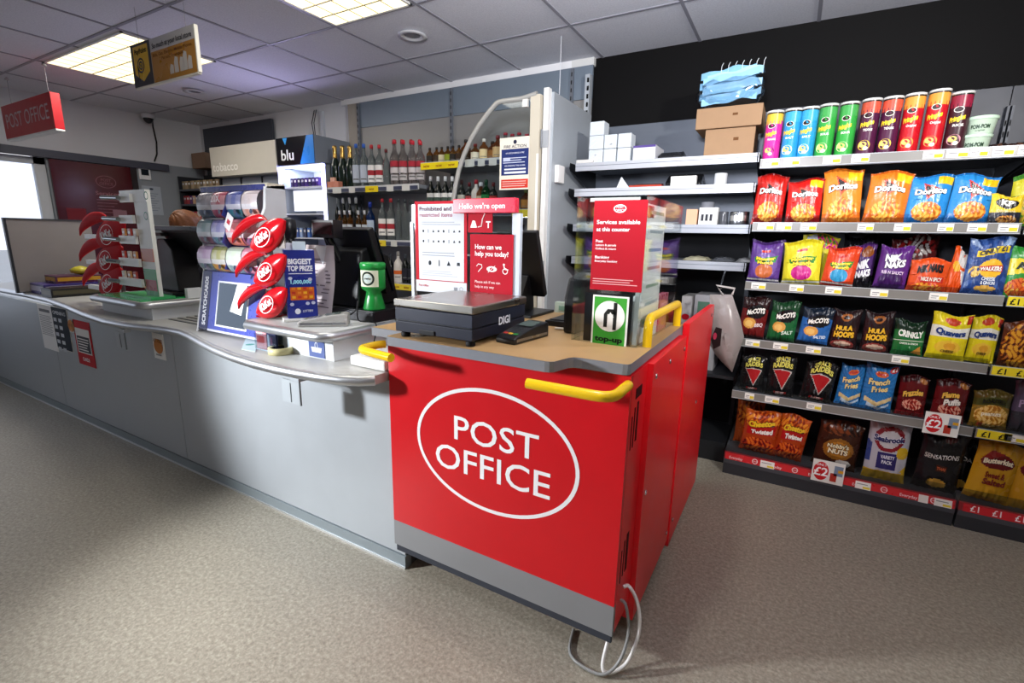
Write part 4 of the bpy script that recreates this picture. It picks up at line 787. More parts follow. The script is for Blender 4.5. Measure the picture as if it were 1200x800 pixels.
# ------------------------------------------------------------------ lit display cabinet with black and blue header
cb_=thing('display_cabinet','tall grey cabinet with lit white shelves and black and blue header','cabinet',(-3.8,3.1,0))
CX0,CX1=-4.11,-3.50
obj('header',MB().box(CX0,-3.612,2.91,SB-.003,1.862,2.092,'#8a929c','grey_metal').box(CX0+.0,-3.612,2.906,2.91,1.862,2.092,'#111216','gloss'),cb_)
hd=MB(); y=2.9052
hd.poly([(-3.80,y,1.864),(-3.613,y,1.864),(-3.613,y,2.09),(-3.70,y,2.09)],'#2b86d8','print_')
hd.poly([(-4.02,y,2.088),(-3.955,y,2.088),(-3.985,y,2.03)],'#3aa0e8','print_')
hd.text('blu',(-3.965,y,1.905),XR,ZU,.085,'#f2f4f6',w=.17,bold=.02)
obj('header_sign',hd,cb_)
cab=MB().box(CX0,CX0+.02,2.915,SB-.003,.55,1.862,'#8d949e','grey_metal').box(CX1-.02,CX1,2.915,SB-.003,.55,1.862,'#8d949e','grey_metal').box(CX0+.02,CX1-.02,SB-.03,SB-.003,.55,1.862,'#d8dce6','paint').box(CX0,CX1,2.915,SB-.003,.40,.55,'#7d8590','grey_metal').box(CX0,CX1,2.915,SB-.003,1.85,1.861,'#d8dce6','paint').box(CX0,CX1,2.92,SB-.003,0,.4,'#555b64','grey_metal')
obj('carcass',cab,cb_)
fr_=MB()
for a in ((CX0,CX0+.03,.55,1.85),(CX1-.032,CX1,.55,1.85)): fr_.box(a[0],a[1],2.903,2.915,a[2],a[3],'#c8ccff','glow')
fr_.box(CX0,CX1,2.903,2.915,1.835,1.85,'#d8dcff','glow')
obj('light_strip',fr_,cb_)
for z in (1.68,1.45,1.24): obj('shelf',MB().box(CX0+.021,CX1-.021,2.93,SB-.031,z-.012,z,'#c8ccd4','paint'),cb_)
obj('light_panel',MB().box(CX0+.06,CX1-.06,3.0,3.01,1.475,1.655,'#f4f6ff','glowsoft'),cb_)
def packs(n,x0,x1,y,z,w,h,d,cols,lab,group,name='packet',cat='packet'):
    for i in range(n):
        x=x0+(x1-x0)*i/max(1,n-1); c=cols[i%len(cols)]
        m=MB().box(-w/2,w/2,-d/2,d/2,0,h,c,'print_').box(-w*.35,w*.35,-d/2-.0006,-d/2,h*.55,h*.8,'#e8e6e4' if i%3 else '#b8b8c0','print_')
        obj(name,m,None,lab%(NTH[i] if i<12 else str(i+1)+'th'),cat=cat,group=group,loc=(x,y,z))
packs(8,-4.0,-3.66,2.97,1.6805,.034,.075,.03,['#2a1a4a','#35205a','#22203a'],'small dark purple packet on the top lit shelf, %s from the left','packets in the lit cabinet')
packs(9,-4.03,-3.60,2.97,1.2405,.036,.085,.03,['#3a62a8','#2a4a8a','#8aa0c8','#22264a'],'small blue packet on the lower lit shelf, %s from the left','packets in the lit cabinet')
# ------------------------------------------------------------------ tobacco gantry
tg=thing('tobacco_gantry','grey shuttered gantry with cream tobacco header sign','cabinet',(-4.6,3.1,0))
GX,GX1=-5.15,-4.118
hs=MB().box(GX,GX1,2.90,SB-.005,1.812,2.085,'#c9c5b8','paint')
obj('header',hs,tg)
tx=MB(); 
tx.text('tobacco',(GX+.03,2.8985,1.86),XR,ZU,.075,'#f2f0e8',w=.42,align='L',bold=.02); obj('lettering',tx,tg,label='raised white tobacco lettering')
obj('carcass',MB().box(GX,GX1,3.0,SB,.3,1.811,'#6f757d','grey_metal').box(GX,GX1,2.95,SB,0,.3,'#4a4f55','grey_metal'),tg)
for k in range(3):
    a=GX+.02+k*.335; 
    obj('shutter',MB().box(a,a+.32,2.985,2.999,.32,1.79,'#8f979f','grey_metal').box(a+.02,a+.30,2.982,2.985,1.60,1.70,'#b8c4cf','satin'),tg)
for k in (1,2): obj('post',MB().box(GX+.008+k*.335,GX+.018+k*.335,2.975,2.999,.32,1.80,'#17181b','black'),tg)
# dark high panels left of the gantry, and cable trunk
obj('wall_panel',MB().box(-5.95,-4.72,SB+.0,SB+.03,1.5,2.40,'#4a4e58','grey_metal').box(-5.95,-4.72,SB-.003,SB,2.16,2.17,'#2e3138','grey_metal'),None,'dark grey panel high on the wall behind the tobacco gantry',cat='wall panel')
obj('trunking',MB().box(-4.02,-3.985,BW-.03,BW-.001,2.093,2.40,'#c4c8d0','paint'),None,'white cable trunking running up the wall above the lit cabinet',cat='trunking')
for k in range(2):
    obj('cable',MB().tube([(-4.10+.03*k,BW-.02,2.42),(-4.11+.03*k,BW-.05,2.3),(-4.08+.02*k,BW-.06,2.2),(-4.07+.03*k,BW-.08,2.0945)],.004,'#33343a','rubber',6),None,('thin dark cable' if k else 'second dark cable')+' dropping from the ceiling behind the lit cabinet'+(' beside the trunking' if k else ''),cat='cable')
# far corner shelving with tobacco packs
fs=thing('corner_shelving','dark shelving in the far corner stacked with small packets','shelving',(-5.6,3.1,0))
obj('back_panel',MB().box(-5.98,-5.16,3.27,3.298,0,1.9,'#25262b','matte'),fs)
for x in (-5.97,-5.18): obj('side',MB().box(x-.01,x+.01,2.99,3.27,0,1.86,'#303238','grey_metal'),fs)
FZ=[1.72,1.565,1.40,1.22]
for z in FZ: obj('shelf',MB().box(-5.955,-5.195,2.98,3.265,z-.02,z,'#5a5e66','grey_metal'),fs)
cols=[['#8a7a5a','#a08a6a','#6a5a3a','#b09a7a'],['#8a1f24','#a83036','#5a2a6a','#c8a27a','#3a3a6a'],['#c83a3a','#d8d4d0','#3a3f5a','#a82a34','#e0dcd8'],['#4a4a5a','#8a8a90','#6a3a3a']]
for r_,z in enumerate(FZ):
    packs(12,-5.90,-5.25,3.02,z+.0005,.048,.085,.04,cols[r_],'tobacco packet on the '+['top','second','third','lowest'][r_]+' corner shelf, %s from the left','tobacco packets in the corner')
# ------------------------------------------------------------------ swing screen: curved glass panel on a post beside a tall end panel
ep=thing('divider','tall grey end panel between the spirits and the wall shelving','panel',(-1.28,3.0,0))
obj('board',MB().box(-1.30,-1.272,2.665,SB-.052,0,2.085,'#b3b9be','grey_metal'),ep)
obj('edge_post',MB().box(-1.318,-1.288,2.625,2.664,0,2.10,'#e4e3df','paint'),ep,label='white edge post')
for z in (1.83,1.10):
    obj('hinge',MB().box(-1.312,-1.28,2.618,2.6245,z-.045,z+.045,'#a8abae','paint').lathe([(.006,-.05),(.006,.05)],(-1.318,2.612,z),'#8a8d90','paint',10),ep)
obj('switch_box',MB().box(-1.2715,-1.245,2.70,2.79,1.60,1.70,'#eceae6','paint'),None,'small white switch box on the grey end panel',cat='switch',bevel=.005)
gsn=thing('glass_screen','curved clear glass screen in an aluminium frame on a cream post','screen',(-1.6,2.6,0))
obj('post',MB().box(-1.388,-1.328,2.60,2.64,.0,2.065,'#c9c1ae','paint').box(-1.34,-1.327,2.596,2.60,.95,1.75,'#f0eee8','paint'),gsn)
Yg=2.61
pts=[at(x,y,Y=Yg) for x,y in ((640,111),(612,115.5),(590,118.5),(585,119.5),(582,121),(574,130),(562,146),(552,163),(544,181),(538,199),(534,217),(531,236),(528.5,258),(527,285),(526,320),(526,350))]
pts[0].z=pts[1].z+.015; pts[0].x=-1.352
obj('frame',MB().tube([(p.x,Yg,p.z) for p in pts],.0145,'#aeada8','grey_metal',10),gsn)
gl=[(p.x,p.z) for p in pts]+[(-1.39,pts[-1].z)]
obj('pane',MB().prism(gl,'y',Yg-.003,Yg+.003,'#fafdfd','clear'),gsn)
obj('bottom_rail',MB().box(pts[-1].x-.012,-1.326,Yg-.012,Yg+.012,pts[-1].z-.02,pts[-1].z,'#b6b4ae','brushed').box(pts[-1].x-.012,pts[-1].x+.012,Yg-.012,Yg+.012,0,pts[-1].z-.02,'#b6b4ae','brushed'),gsn)
obj('catch',MB().box(pX(617,122,Yg)-.016,pX(617,122,Yg)+.016,Yg-.02,Yg-.004,pZ(617,126,Yg),pZ(617,117,Yg),'#dcdad4','paint'),gsn)
a,b,c,d=bx(585.5,160.5,621.5,222,Yg-.008); m=MB().box(a,b,Yg-.0075,Yg-.004,c,d,'#e9e2d2','paper'); y=Yg-.0083; w_=b-a; h_=d-c; cx=(a+b)/2
m.disc((cx,y,d-h_*.09),XR,ZU,w_*.055,h_*.04,'#1d2440'); m.text('FIRE ACTION',(cx,y,d-h_*.2),XR,ZU,h_*.055,'#1d2440',w=w_*.72)
rect(m,a+w_*.06,b-w_*.06,c+h_*.28,d-h_*.22,y,'#27356e'); m.text('ON DISCOVERING A FIRE',(cx,y-.0005,d-h_*.31),XR,ZU,h_*.026,'#e4e6f0',w=w_*.6)
rect(m,a+w_*.12,a+w_*.35,d-h_*.45,d-h_*.38,y-.0005,'#b9c2dc'); lines(m,a+w_*.12,b-w_*.12,d-h_*.5,d-h_*.37,y-.0007,3,'#c9cfe4',.35); m.text('ON HEARING THE ALARM',(cx,y-.0005,d-h_*.55),XR,ZU,h_*.026,'#e4e6f0',w=w_*.66)
rect(m,a+w_*.16,b-w_*.14,d-h_*.62,d-h_*.59,y-.0005,'#e4e6f0'); rect(m,a+w_*.16,b-w_*.14,d-h_*.69,d-h_*.65,y-.0005,'#e4e6f0')
rect(m,a+w_*.06,b-w_*.06,c+h_*.03,c+h_*.2,y,'#cf3a2c'); lines(m,a+w_*.1,b-w_*.1,c+h_*.05,c+h_*.18,y-.0005,3,'#f0c8c0',.3)
obj('fire_notice',m,None,'fire action notice in cream, blue and red on the glass screen',cat='notice')
# ------------------------------------------------------------------ things on the middle wall shelving
def pbox(name,lab,cat,l,t,r,b,Y,z,d,col,f='card',group=None,extra=None,bevel=.002,h=None):
    xa,xb=pX(l,(t+b)/2,Y),pX(r,(t+b)/2,Y); hh=h or pZ((l+r)/2,t,Y)-z
    m=MB().box(xa,xb,Y,Y+d,z+.0004,z+hh,col,f)
    if extra: extra(m,xa,xb,Y-.0006,z,z+hh)
    return obj(name,m,None,lab,cat=cat,group=group,bevel=bevel)
z1=MZ[0]
cols3=[(690.5,707,.095),(708,722.5,.095),(724,739.5,.095)]
nm=['leftmost','middle','right-hand']; lev=['bottom','middle','top']
for i,(l,r,d) in enumerate(cols3):
    n=3 if i==0 else 2; xa,xb=pX(l,165,2.89),pX(r,165,2.89); hb=.079
    for k in range(n):
        m=MB().box(xa,xb,2.89,2.89+.09,z1+.0005+k*hb,z1+(k+1)*hb-.001,'#d3dade','satin'); y=2.8894
        for q in range(3):
            a=R_.uniform(xa+.005,xb-.03); zz=z1+k*hb+R_.uniform(.01,.06); m.quad((a,y,zz),(a+.025,y,zz+.012),(a+.022,y,zz+.016),(a,y,zz+.005),'#f2f6f8','satin')
        obj('till_roll_pack',m,None,'white film-wrapped square pack, %s in the %s stack of the top wall shelf'%(lev[k] if n==3 else ('lower' if k==0 else 'upper'),nm[i]),cat='pack',group='white wrapped packs on the wall shelf',bevel=.004)
def pk(m,a,b,y,z0,z1_): rect(m,a,b,z1_-.012,z1_,y,'#5a4a8a')
pbox('paper_pack','white and purple pack lying beside the wrapped white packs','pack',742,170,768,181,2.88,z1,.2,'#d9dbe2','paper',extra=pk)
obj('plastic_bag',MB().prism([(2.88,z1+.001),(2.885,z1+.02),(2.95,z1+.045),(3.05,z1+.03),(3.08,z1+.001)],'x',pX(772,176,2.9),pX(800,176,2.9),'#1d1e22','foil'),None,'black plastic bag lying flat in the middle of the top wall shelf',cat='bag',bevel=.006)
obj('paper_sheet',MB().geo([(pX(752,182,2.87),2.858,z1+.001),(pX(814,181,2.87),2.858,z1+.001),(pX(814,181,2.87),2.92,z1+.012),(pX(770,181,2.87),2.92,z1+.02)],[(0,1,2,3)],'#c9ccd0','paper').geo([(pX(752,182,2.87),2.858,z1+.0005),(pX(814,181,2.87),2.858,z1+.0005),(pX(814,181,2.87),2.92,z1+.0115),(pX(770,181,2.87),2.92,z1+.0195)],[(3,2,1,0)],'#c9ccd0','paper'),None,'crumpled white sheet at the front edge of the top wall shelf',cat='paper')
obj('paper_pad',MB().box(-1.205,-1.10,2.86,2.99,z1+.001,z1+.022,'#e0ddd6','paper'),None,'small white pad at the left end of the top wall shelf',cat='pad',bevel=.006)
def carton(l,t,r,b,Y,z,d,lab,flap):
    xa,xb=pX(l,(t+b)/2,Y),pX(r,(t+b)/2,Y); h=pZ((l+r)/2,t,Y)-z; t_=thing('carton',lab,'box',((xa+xb)/2,Y+d/2,z),'brown cartons on the wall shelf')
    obj('box',MB().box(xa,xb,Y,Y+d,z+.0005,z+h,'#a08163','card'),t_,bevel=.003)
    obj('tape',MB().box(xa+.0,xb,Y+d*.5-.025,Y+d*.5+.025,z+h,z+h+.0008,'#b0906e','gloss').box((xa+xb)/2+.02,(xa+xb)/2+.045,Y-.0008,Y-.0001,z+h*.55,z+h*.66,'#6a4526','paper'),t_)
    return z+h
zc=carton(826,150,884,178,2.90,z1,.20,'lower brown cardboard carton on the top wall shelf',1)
zc2=carton(816,124,893,150,2.885,zc+.0015,.24,'upper brown cardboard carton under the bag of face masks',1)
# bag of blue masks
xa,xb=pX(816,105,2.93),pX(896,105,2.93); zt=pZ(856,82,2.93)
mk=thing('mask_bag','clear plastic bag full of blue face masks on top of the cartons','bag',((xa+xb)/2,3.0,zc2))
def sack(x0,x1,y0,y1,z0,z1_,seed,amp):
    rn=random.Random(seed); ph=[rn.uniform(0,6) for _ in range(8)]; V=[];F=[];nu,nv=36,14
    for j in range(nv+1):
        v=j/nv; e=math.sin(PI*min(1,max(0,v*.9+.08)))**.45
        for i in range(nu):
            a=2*PI*i/nu; cx=math.copysign(abs(math.cos(a))**.6,math.cos(a)); sy=math.copysign(abs(math.sin(a))**.6,math.sin(a))
            k=e*(1+amp*(math.sin(a*5+ph[0]+v*7)+.7*math.sin(a*9+ph[1]-v*11)+.5*math.sin(v*15+ph[2]+a*2)))
            fl=1+.10*v
            V.append(((x0+x1)/2+cx*(x1-x0)/2*k*fl,(y0+y1)/2+sy*(y1-y0)/2*k,z0+(z1_-z0)*v+amp*.2*(z1_-z0)*math.sin(a*3+ph[3])*v*v*v))
    for j in range(nv):
        for i in range(nu): F.append((j*nu+i,j*nu+(i+1)%nu,(j+1)*nu+(i+1)%nu,(j+1)*nu+i))
    F.append(tuple(range(nu-1,-1,-1)))
    return V,F
V,F=sack(xa+.01,xb-.01,2.90,3.10,zc2+.001,zt,3,.05); obj('film',MB().geo(V,F,'#eef4f8','film',True),mk)
for k in range(9):
    z0=zc2+.02+k*.017; w0=(xb-xa)*.80; y0=2.925+.012*(k%3); xo=.02*math.sin(k*2.1)
    n=12; c=['#93c4e2','#a6d0ea','#84b8da'][k%3]
    Vt=[((xa+xb)/2+xo+w0*(i/n-.5),y0+.006*math.sin(i*1.3+k)+b*.13,z0+a*.034+.010*math.sin(i*.9+k*1.7)*(i/n)+.02*(i/n)) for b in (0,1) for a in (0,1) for i in range(n+1)]
    m=MB(); q=n+1
    for (s0,s1) in ((0,1),(1,3)):
        m.geo(Vt,[(s0*q+i,s0*q+i+1,s1*q+i+1,s1*q+i) for i in range(n)],c,'cloth',True)
    obj('mask',m,mk)
for k in range(7):
    x=xa+(xb-xa)*(.34+.1*k); obj('peg',MB().tube([(x,2.95,zt-.03),(x+.002,2.95,zt+.03),(x+.008,2.955,zt+.045)],.0016,'#dfe4e6','plastic',6),mk)
# second shelf
z2=MZ[1]
obj('paper_cone',MB().geo([(pX(723,214,2.88),2.875,z2+.0005),(pX(738,214,2.88),2.875,z2+.0005),(pX(730,214,2.88),2.95,z2+.0005),(pX(728,203,2.88),2.89,z2+.065)],[(0,1,3),(1,2,3),(2,0,3),(0,2,1)],'#dfe2e6','paper'),None,'folded white paper standing on the second wall shelf',cat='paper')
obj('folder',MB().box(pX(738,211,2.88),pX(776,211,2.88),2.87,3.08,z2+.0005,z2+.012,'#b03a26','plastic').prism([(2.88,z2+.0125),(3.0,z2+.0125),(3.0,z2+.03)],'x',pX(742,211,2.88),pX(772,211,2.88),'#8f2c1c','plastic'),None,'red folder lying on the second wall shelf',cat='folder')
obj('plastic_bag',MB().prism([(2.89,z2+.001),(2.9,z2+.03),(2.98,z2+.075),(3.06,z2+.04),(3.1,z2+.001)],'x',pX(780,208,2.9),pX(822,206,2.9),'#17181b','foil'),None,'black bag slumped behind the white box on the second wall shelf',cat='bag',bevel=.01)
pbox('box','low white box near the middle of the second wall shelf','box',786,206,816,213,2.855,z2,.03,'#dcdcd8','paper')
def cyl(name,lab,cat,px,py,Y,z,rad,h,col,f='paper',band=None,group=None):
    X=pX(px,py,Y); m=MB().lathe([(rad*.97,0),(rad,.003,col),(rad,h*.3,band or col),(rad,h*.7,col),(rad,h-.003),(rad*.96,h),(rad*.5,h,'#8a8a8a'),(rad*.45,h-.004),(0,h-.004)],(X,Y,z+.0005),col,f,20); return obj(name,m,None,lab,cat=cat,group=group)
cyl('label_roll','white roll standing at the right of the second wall shelf','roll',845,206,2.92,z2,.032,.062,'#d6d8da')
z3=MZ[2]
pbox('box','small salmon-coloured box on the third wall shelf','box',804,245,817,260,2.87,z3,.06,'#d8a88a','card')
def lb(m,a,b,y,c,d): 
    for k in range(3): rect(m,a+.012+k*.022,a+.026+k*.022,c+.02,c+.055,y,'#3a3a40')
pbox('box','white box with black marks on the third wall shelf','box',819,243,841,260,2.87,z3,.06,'#e6e6e4','paper',extra=lb)
cyl('tape_roll','grey roll standing behind the white marked box','roll',829,245,2.98,z3,.035,.125,'#7d7f86')
cyl('tape_roll','narrow dark roll beside the white marked box','roll',848,250,2.92,z3,.025,.07,'#4a4c52','gloss')
cyl('label_roll','silver roll with white label at the right of the third wall shelf','roll',867,250,2.91,z3,.048,.068,'#8a8d92','metal','#e4e4e2')
z4=MZ[3]
for i,(l,r,c,lab) in enumerate(((800,830,'#b8b49a','pale flat pack of envelopes on the fourth wall shelf'),(832,860,'#55585e','grey flat plastic packet on the fourth wall shelf'),(862,884,'#8a8c90','small folded packet at the right end of the fourth wall shelf'))):
    xa,xb=pX(l,303,2.89),pX(r,303,2.89); V,F=[],[]; n=8
    V=[(xa+(xb-xa)*a/n,2.875+.2*b/n,z4+.001+.022*(math.sin(PI*a/n)*math.sin(PI*b/n)+.001)**.4+.005*math.sin(a*2+i)*math.sin(b*1.5)*(0<a<n)*(0<b<n)) for b in range(n+1) for a in range(n+1)]
    F=[(b*(n+1)+a,b*(n+1)+a+1,(b+1)*(n+1)+a+1,(b+1)*(n+1)+a) for b in range(n) for a in range(n)]
    m=MB().geo(V,F,c,'foil',True); m.geo([V[0],V[n],V[-1],V[n*(n+1)]],[(0,3,2,1)],c,'foil'); obj('flat_packet',m,None,lab,cat='packet')
# under the shelves: boxes and a carrier bag
def rc(m,a,b,y,c,d): m.disc(((a+b)/2,y,c+(d-c)*.72),XR,ZU,.022,.018,'#b01c28')
pbox('box','pale box with a red dot below the wall shelves','box',797,346,809,400,2.98,.5205,.2,'#a8a6a8','card',extra=rc,h=.44)
pbox('box','taller pale box with grey panel below the wall shelves','box',812,344,842,400,3.02,.5205,.22,'#96959a','card',h=.45,extra=lambda m,a,b,y,c,d: rect(m,a+.02,b-.03,d-.14,d-.04,y,'#4a6a5a'))
bgp=thing('carrier_bag','crumpled pale carrier bag with dark emblem hanging below the wall shelves','bag',(-.3,2.72,.8))
Yb=2.70; rim=[(832,345),(858,345),(868,375),(872,395),(866,412),(858,436),(846,424),(838,415),(830,400)]
c0=at(850,390,Y=Yb); V=[];F=[]; P=[at(x,y,Y=Yb) for x,y in rim]; n=len(P); rg=5
for side in (-1,1):
    for k in range(rg+1):
        s=k/rg
        for p in P: V.append((c0.x+(p.x-c0.x)*s,Yb+side*(.055*math.sqrt(max(0,1-s*s))+.008*math.sin(p.x*60+k*2)*(1-s)),c0.z+(p.z-c0.z)*s))
    o=(0 if side<0 else (rg+1)*n)
    for k in range(rg):
        for i in range(n):
            q=(o+k*n+i,o+k*n+(i+1)%n,o+(k+1)*n+(i+1)%n,o+(k+1)*n+i); F.append(q if side>0 else q[::-1])
m=MB().geo(V,F,'#938a88','foil',True); obj('sack',m,bgp)
e=[at(x,y,Y=Yb-.066) for x,y in ((839,383),(846,385),(844,405),(836,409),(833,397))]
obj('emblem',MB().poly([(p.x,p.y,p.z) for p in e],'#1a1618','print_').disc((e[0].x,e[0].y-.001,(e[0].z+e[2].z)/2),XR,ZU,.009,.018,'#a8324a','print_'),bgp)
hk=at(838,348,Y=2.70); obj('bag_handle',MB().tube([(c0.x-.03,Yb,P[0].z),(hk.x,Yb+.01,hk.z+.06),(c0.x+.02,Yb,hk.z+.05),(P[1].x,Yb,P[1].z)],.006,'#b5aeab','foil',8),bgp)
obj('bag_hook',MB().tube([(hk.x+.02,2.846,1.127),(hk.x+.02,2.78,1.10),(hk.x+.02,2.70,hk.z+.045),(hk.x+.03,2.66,hk.z+.05)],.004,'#8a8c90','chrome',8),None,'thin metal hook holding the carrier bag below the wall shelves',cat='hook')
# ------------------------------------------------------------------ things on the red unit's worktop
D=DT+.0007
sc=thing('parcel_scale','black parcel scale with steel plate at the front of the worktop','scale',(-.925,1.29,D))
SX0,SX1,SY0,SY1=-1.078,-.78,1.138,1.46
obj('base',MB().box(SX0,SX1,SY0,SY1,D+.018,D+.052,'#1d2130','black').box(SX0+.003,SX1-.003,SY0+.003,SY1-.003,D+.052,D+.056,'#11131b','black').box(SX0,SX1,SY0,SY1,D+.056,D+.095,'#232838','black').box(SX0+.1,SX0+.16,SY0-.004,SY0,D+.018,D+.034,'#0d0e13','black'),sc,bevel=.004)
obj('plate',MB().box(SX0-.004,SX1+.006,SY0-.004,SY1,D+.098,D+.122,'#a9a7a2','metal'),sc,bevel=.005)
for x in (SX0+.025,SX1-.02):
    for y in (SY0+.02,SY1-.03): obj('foot',MB().lathe([(.014,0),(.015,.004),(.015,.012),(.010,.018)],(x,y,D),'#101114','rubber',14),sc)
obj('lettering',MB().text('DIGI',(SX1+.0008,1.285,D+.047),(0,1,0),ZU,.024,'#e8eaf0',w=.07,align='L',bold=.03).text('digi.scale',(SX1+.0008,1.29,D+.034),(0,1,0),ZU,.007,'#b8bcc8',w=.05,align='L') if False else MB().text('DIGI',(SX1+.0008,1.285,D+.047),(0,1,0),ZU,.024,'#e8eaf0',w=.07,align='L',bold=.03),sc,label='white maker lettering')
# card terminal
def terminal(lab,x,y,z,rz,body,keys):
    t=thing('card_terminal',lab,'card terminal',(0,0,0)); w,l=.074,.19
    prof=[(-l/2,.0),(-l/2,.018),(-l/2+.02,.026),(l/2-.06,.046),(l/2-.01,.050),(l/2,.044),(l/2,0)]
    obj('body',MB().prism(prof,'x',-w/2,w/2,body,'plastic'),t,bevel=.004)
    k=MB(); sl=lambda yy:.0262+(yy+l/2-.02)*(.02/(l-.08))+.0006
    for r in range(4):
        for c in range(3):
            y0=-l/2+.024+r*.017; x0=-.027+c*.019; col=keys[c] if r==0 else '#3a3c42'
            k.geo([(x0,y0,sl(y0)),(x0+.015,y0,sl(y0)),(x0+.015,y0+.012,sl(y0+.012)),(x0,y0+.012,sl(y0+.012))],[(0,1,2,3)],col,'plastic')
    obj('keypad',k,t); y0,y1=-l/2+.1,l/2-.03
    obj('screen',MB().geo([(-.027,y0,sl(y0)+.002),(.027,y0,sl(y0)+.002),(.027,y1,.0505),(-.027,y1,.0505)],[(0,1,2,3)],'#5d6a66','gloss'),t)
    for q in (w/2,-w/2): obj('edge_trim',MB().box(q-.001,q+.001,-l/2+.01,l/2-.01,.008,.016,'#9a9ca2','metal'),t)
    t.location=(x,y,z); t.rotation_euler=(0,0,rz); return t
terminal('black card terminal with coloured keys beside the parcel scale',-.718,1.335,D,-.12,'#17181c',('#c8302a','#d8b02a','#2a9a4a'))
# clear poster screen behind the scale
PY_=1.485
ps=thing('poster_screen','clear acrylic screen with pale posts behind the parcel scale','screen',(-1.04,PY_,D))
a0,b0=pX(484,300,PY_),pX(610,300,PY_)
obj('pane',MB().box(a0,b0,PY_,PY_+.004,D,1.395,'#fafdfd','clear'),ps)
obj('post',MB().box(b0-.032,b0,PY_-.006,PY_+.010,D,1.36,'#c3cbd8','satin'),ps); obj('post',MB().box(a0-.006,a0+.008,PY_-.006,PY_+.012,D,1.33,'#b9c0c8','satin'),ps)
for x in (a0+.05,b0-.06): obj('foot',MB().box(x-.03,x+.03,PY_-.012,PY_+.06,D,D+.01,'#c9ced2','satin'),ps)
def board(name,lab,cat,l,t,r,b,Y,col,fn,d=.003,f='paper'):
    a,b_,c,e=bx(l,t,r,b,Y); m=MB().box(a,b_,Y,Y+d,c,e,col,f); fn(m,a,b_,c,e,Y-.0007); return obj(name,m,None,lab,cat=cat)
def icons(m,a,b,z,n,y,s):
    for i in range(n):
        x=a+(b-a)*(i+.5)/n; q=i%4
        if q==0: m.disc((x,y,z),XR,ZU,s*.5,s*.6,'#2e3238','paper',10)
        elif q==1: m.quad((x-s*.15,y,z-s*.7),(x+s*.15,y,z-s*.7),(x+s*.15,y,z+s*.8),(x-s*.15,y,z+s*.8),'#3a3e46','paper')
        elif q==2: m.poly([(x-s*.6,y,z-s*.5),(x+s*.6,y,z-s*.5),(x,y,z+s*.7)],'#30343a','paper')
        else: m.quad((x-s*.5,y,z-s*.4),(x+s*.5,y,z-s*.4),(x+s*.4,y,z+s*.4),(x-s*.4,y,z+s*.4),'#34383e','paper')
def fpro(m,a,b,c,d,y):
    w=b-a;h=d-c
    rect(m,a+w*.07,b-w*.05,c+h*.14,d-h*.03,y,'#d2d6dd'); rect(m,a,b,c,c+h*.13,y,'#d0d4da')
    m.text('Prohibited and',(a+w*.1,y-.0006,d-h*.10),XR,ZU,h*.042,'#5a3040',w=w*.62,align='L',bold=.02); m.text('restricted items',(a+w*.1,y-.0006,d-h*.165),XR,ZU,h*.042,'#a86a7a',w=w*.64,align='L',bold=.02)
    lines(m,a+w*.14,b-w*.1,d-h*.26,d-h*.21,y-.0005,2,'#9aa0aa',.3)
    icons(m,a+w*.12,b-w*.08,d-h*.32,8,y-.0005,.0085); icons(m,a+w*.12,b-w*.08,d-h*.43,8,y-.0005,.0085)
    lines(m,a+w*.14,b-w*.1,d-h*.60,d-h*.54,y-.0005,2,'#9aa0aa',.3); icons(m,a+w*.2,b-w*.06,d-h*.67,4,y-.0005,.015); lines(m,a+w*.14,b-w*.12,d-h*.82,d-h*.75,y-.0005,3,'#b8bcc4',.3)
    m.text('Post Office',(a+w*.06,y-.0006,c+h*.06),XR,ZU,h*.022,'#c02a3a',align='L'); m.disc((b-w*.1,y-.0006,c+h*.06),XR,ZU,.008,.008,'#8a8e96','paper',14,.002); rect(m,b-w*.24,b-w*.17,c+h*.045,c+h*.075,y-.0006,'#8a8e96')
board('poster','white poster with red border and small black symbols behind the scale','poster',487,235.5,547,343,PY_-.012,'#b51c2c',fpro)
def fhelp(m,a,b,c,d,y):
    w=b-a;h=d-c; m.text('How can we',(a+w*.12,y,d-h*.24),XR,ZU,h*.075,'#fbeeee',w=w*.62,align='L',bold=.02); m.text('help you today?',(a+w*.12,y,d-h*.35),XR,ZU,h*.075,'#fbeeee',w=w*.78,align='L',bold=.02)
    z=c+h*.44
    m.tube([(a+w*.2,y,z-.012),(a+w*.24,y,z-.004),(a+w*.29,y,z+.004),(a+w*.28,y,z+.014),(a+w*.2,y,z+.016),(a+w*.16,y,z+.008)],.0016,'#fbeeee','paper',6)
    m.disc((a+w*.52,y,z),XR,ZU,w*.12,.010,'#fbeeee'); m.disc((a+w*.52,y-.0005,z),XR,ZU,w*.045,.006,'#b51c2c'); m.tube([(a+w*.44,y-.001,z-.012),(a+w*.6,y-.001,z+.012)],.0012,'#fbeeee','paper',6)
    m.disc((a+w*.83,y,z-.005),XR,ZU,.011,.011,'#fbeeee','print_',18,.003); m.tube([(a+w*.80,y,z+.014),(a+w*.82,y,z+.002),(a+w*.9,y,z)],.002,'#fbeeee','paper',6); m.disc((a+w*.8,y,z+.018),XR,ZU,.004,.004,'#fbeeee')
    m.text('Please ask if we can',(a+w*.12,y,c+h*.20),XR,ZU,h*.042,'#f0cccc',w=w*.6,align='L'); m.text('help in any way',(a+w*.12,y,c+h*.12),XR,ZU,h*.042,'#f0cccc',w=w*.46,align='L')
board('poster','red poster asking How can we help you today','poster',551,274.5,601,346.5,PY_-.012,'#ad1226',fhelp)
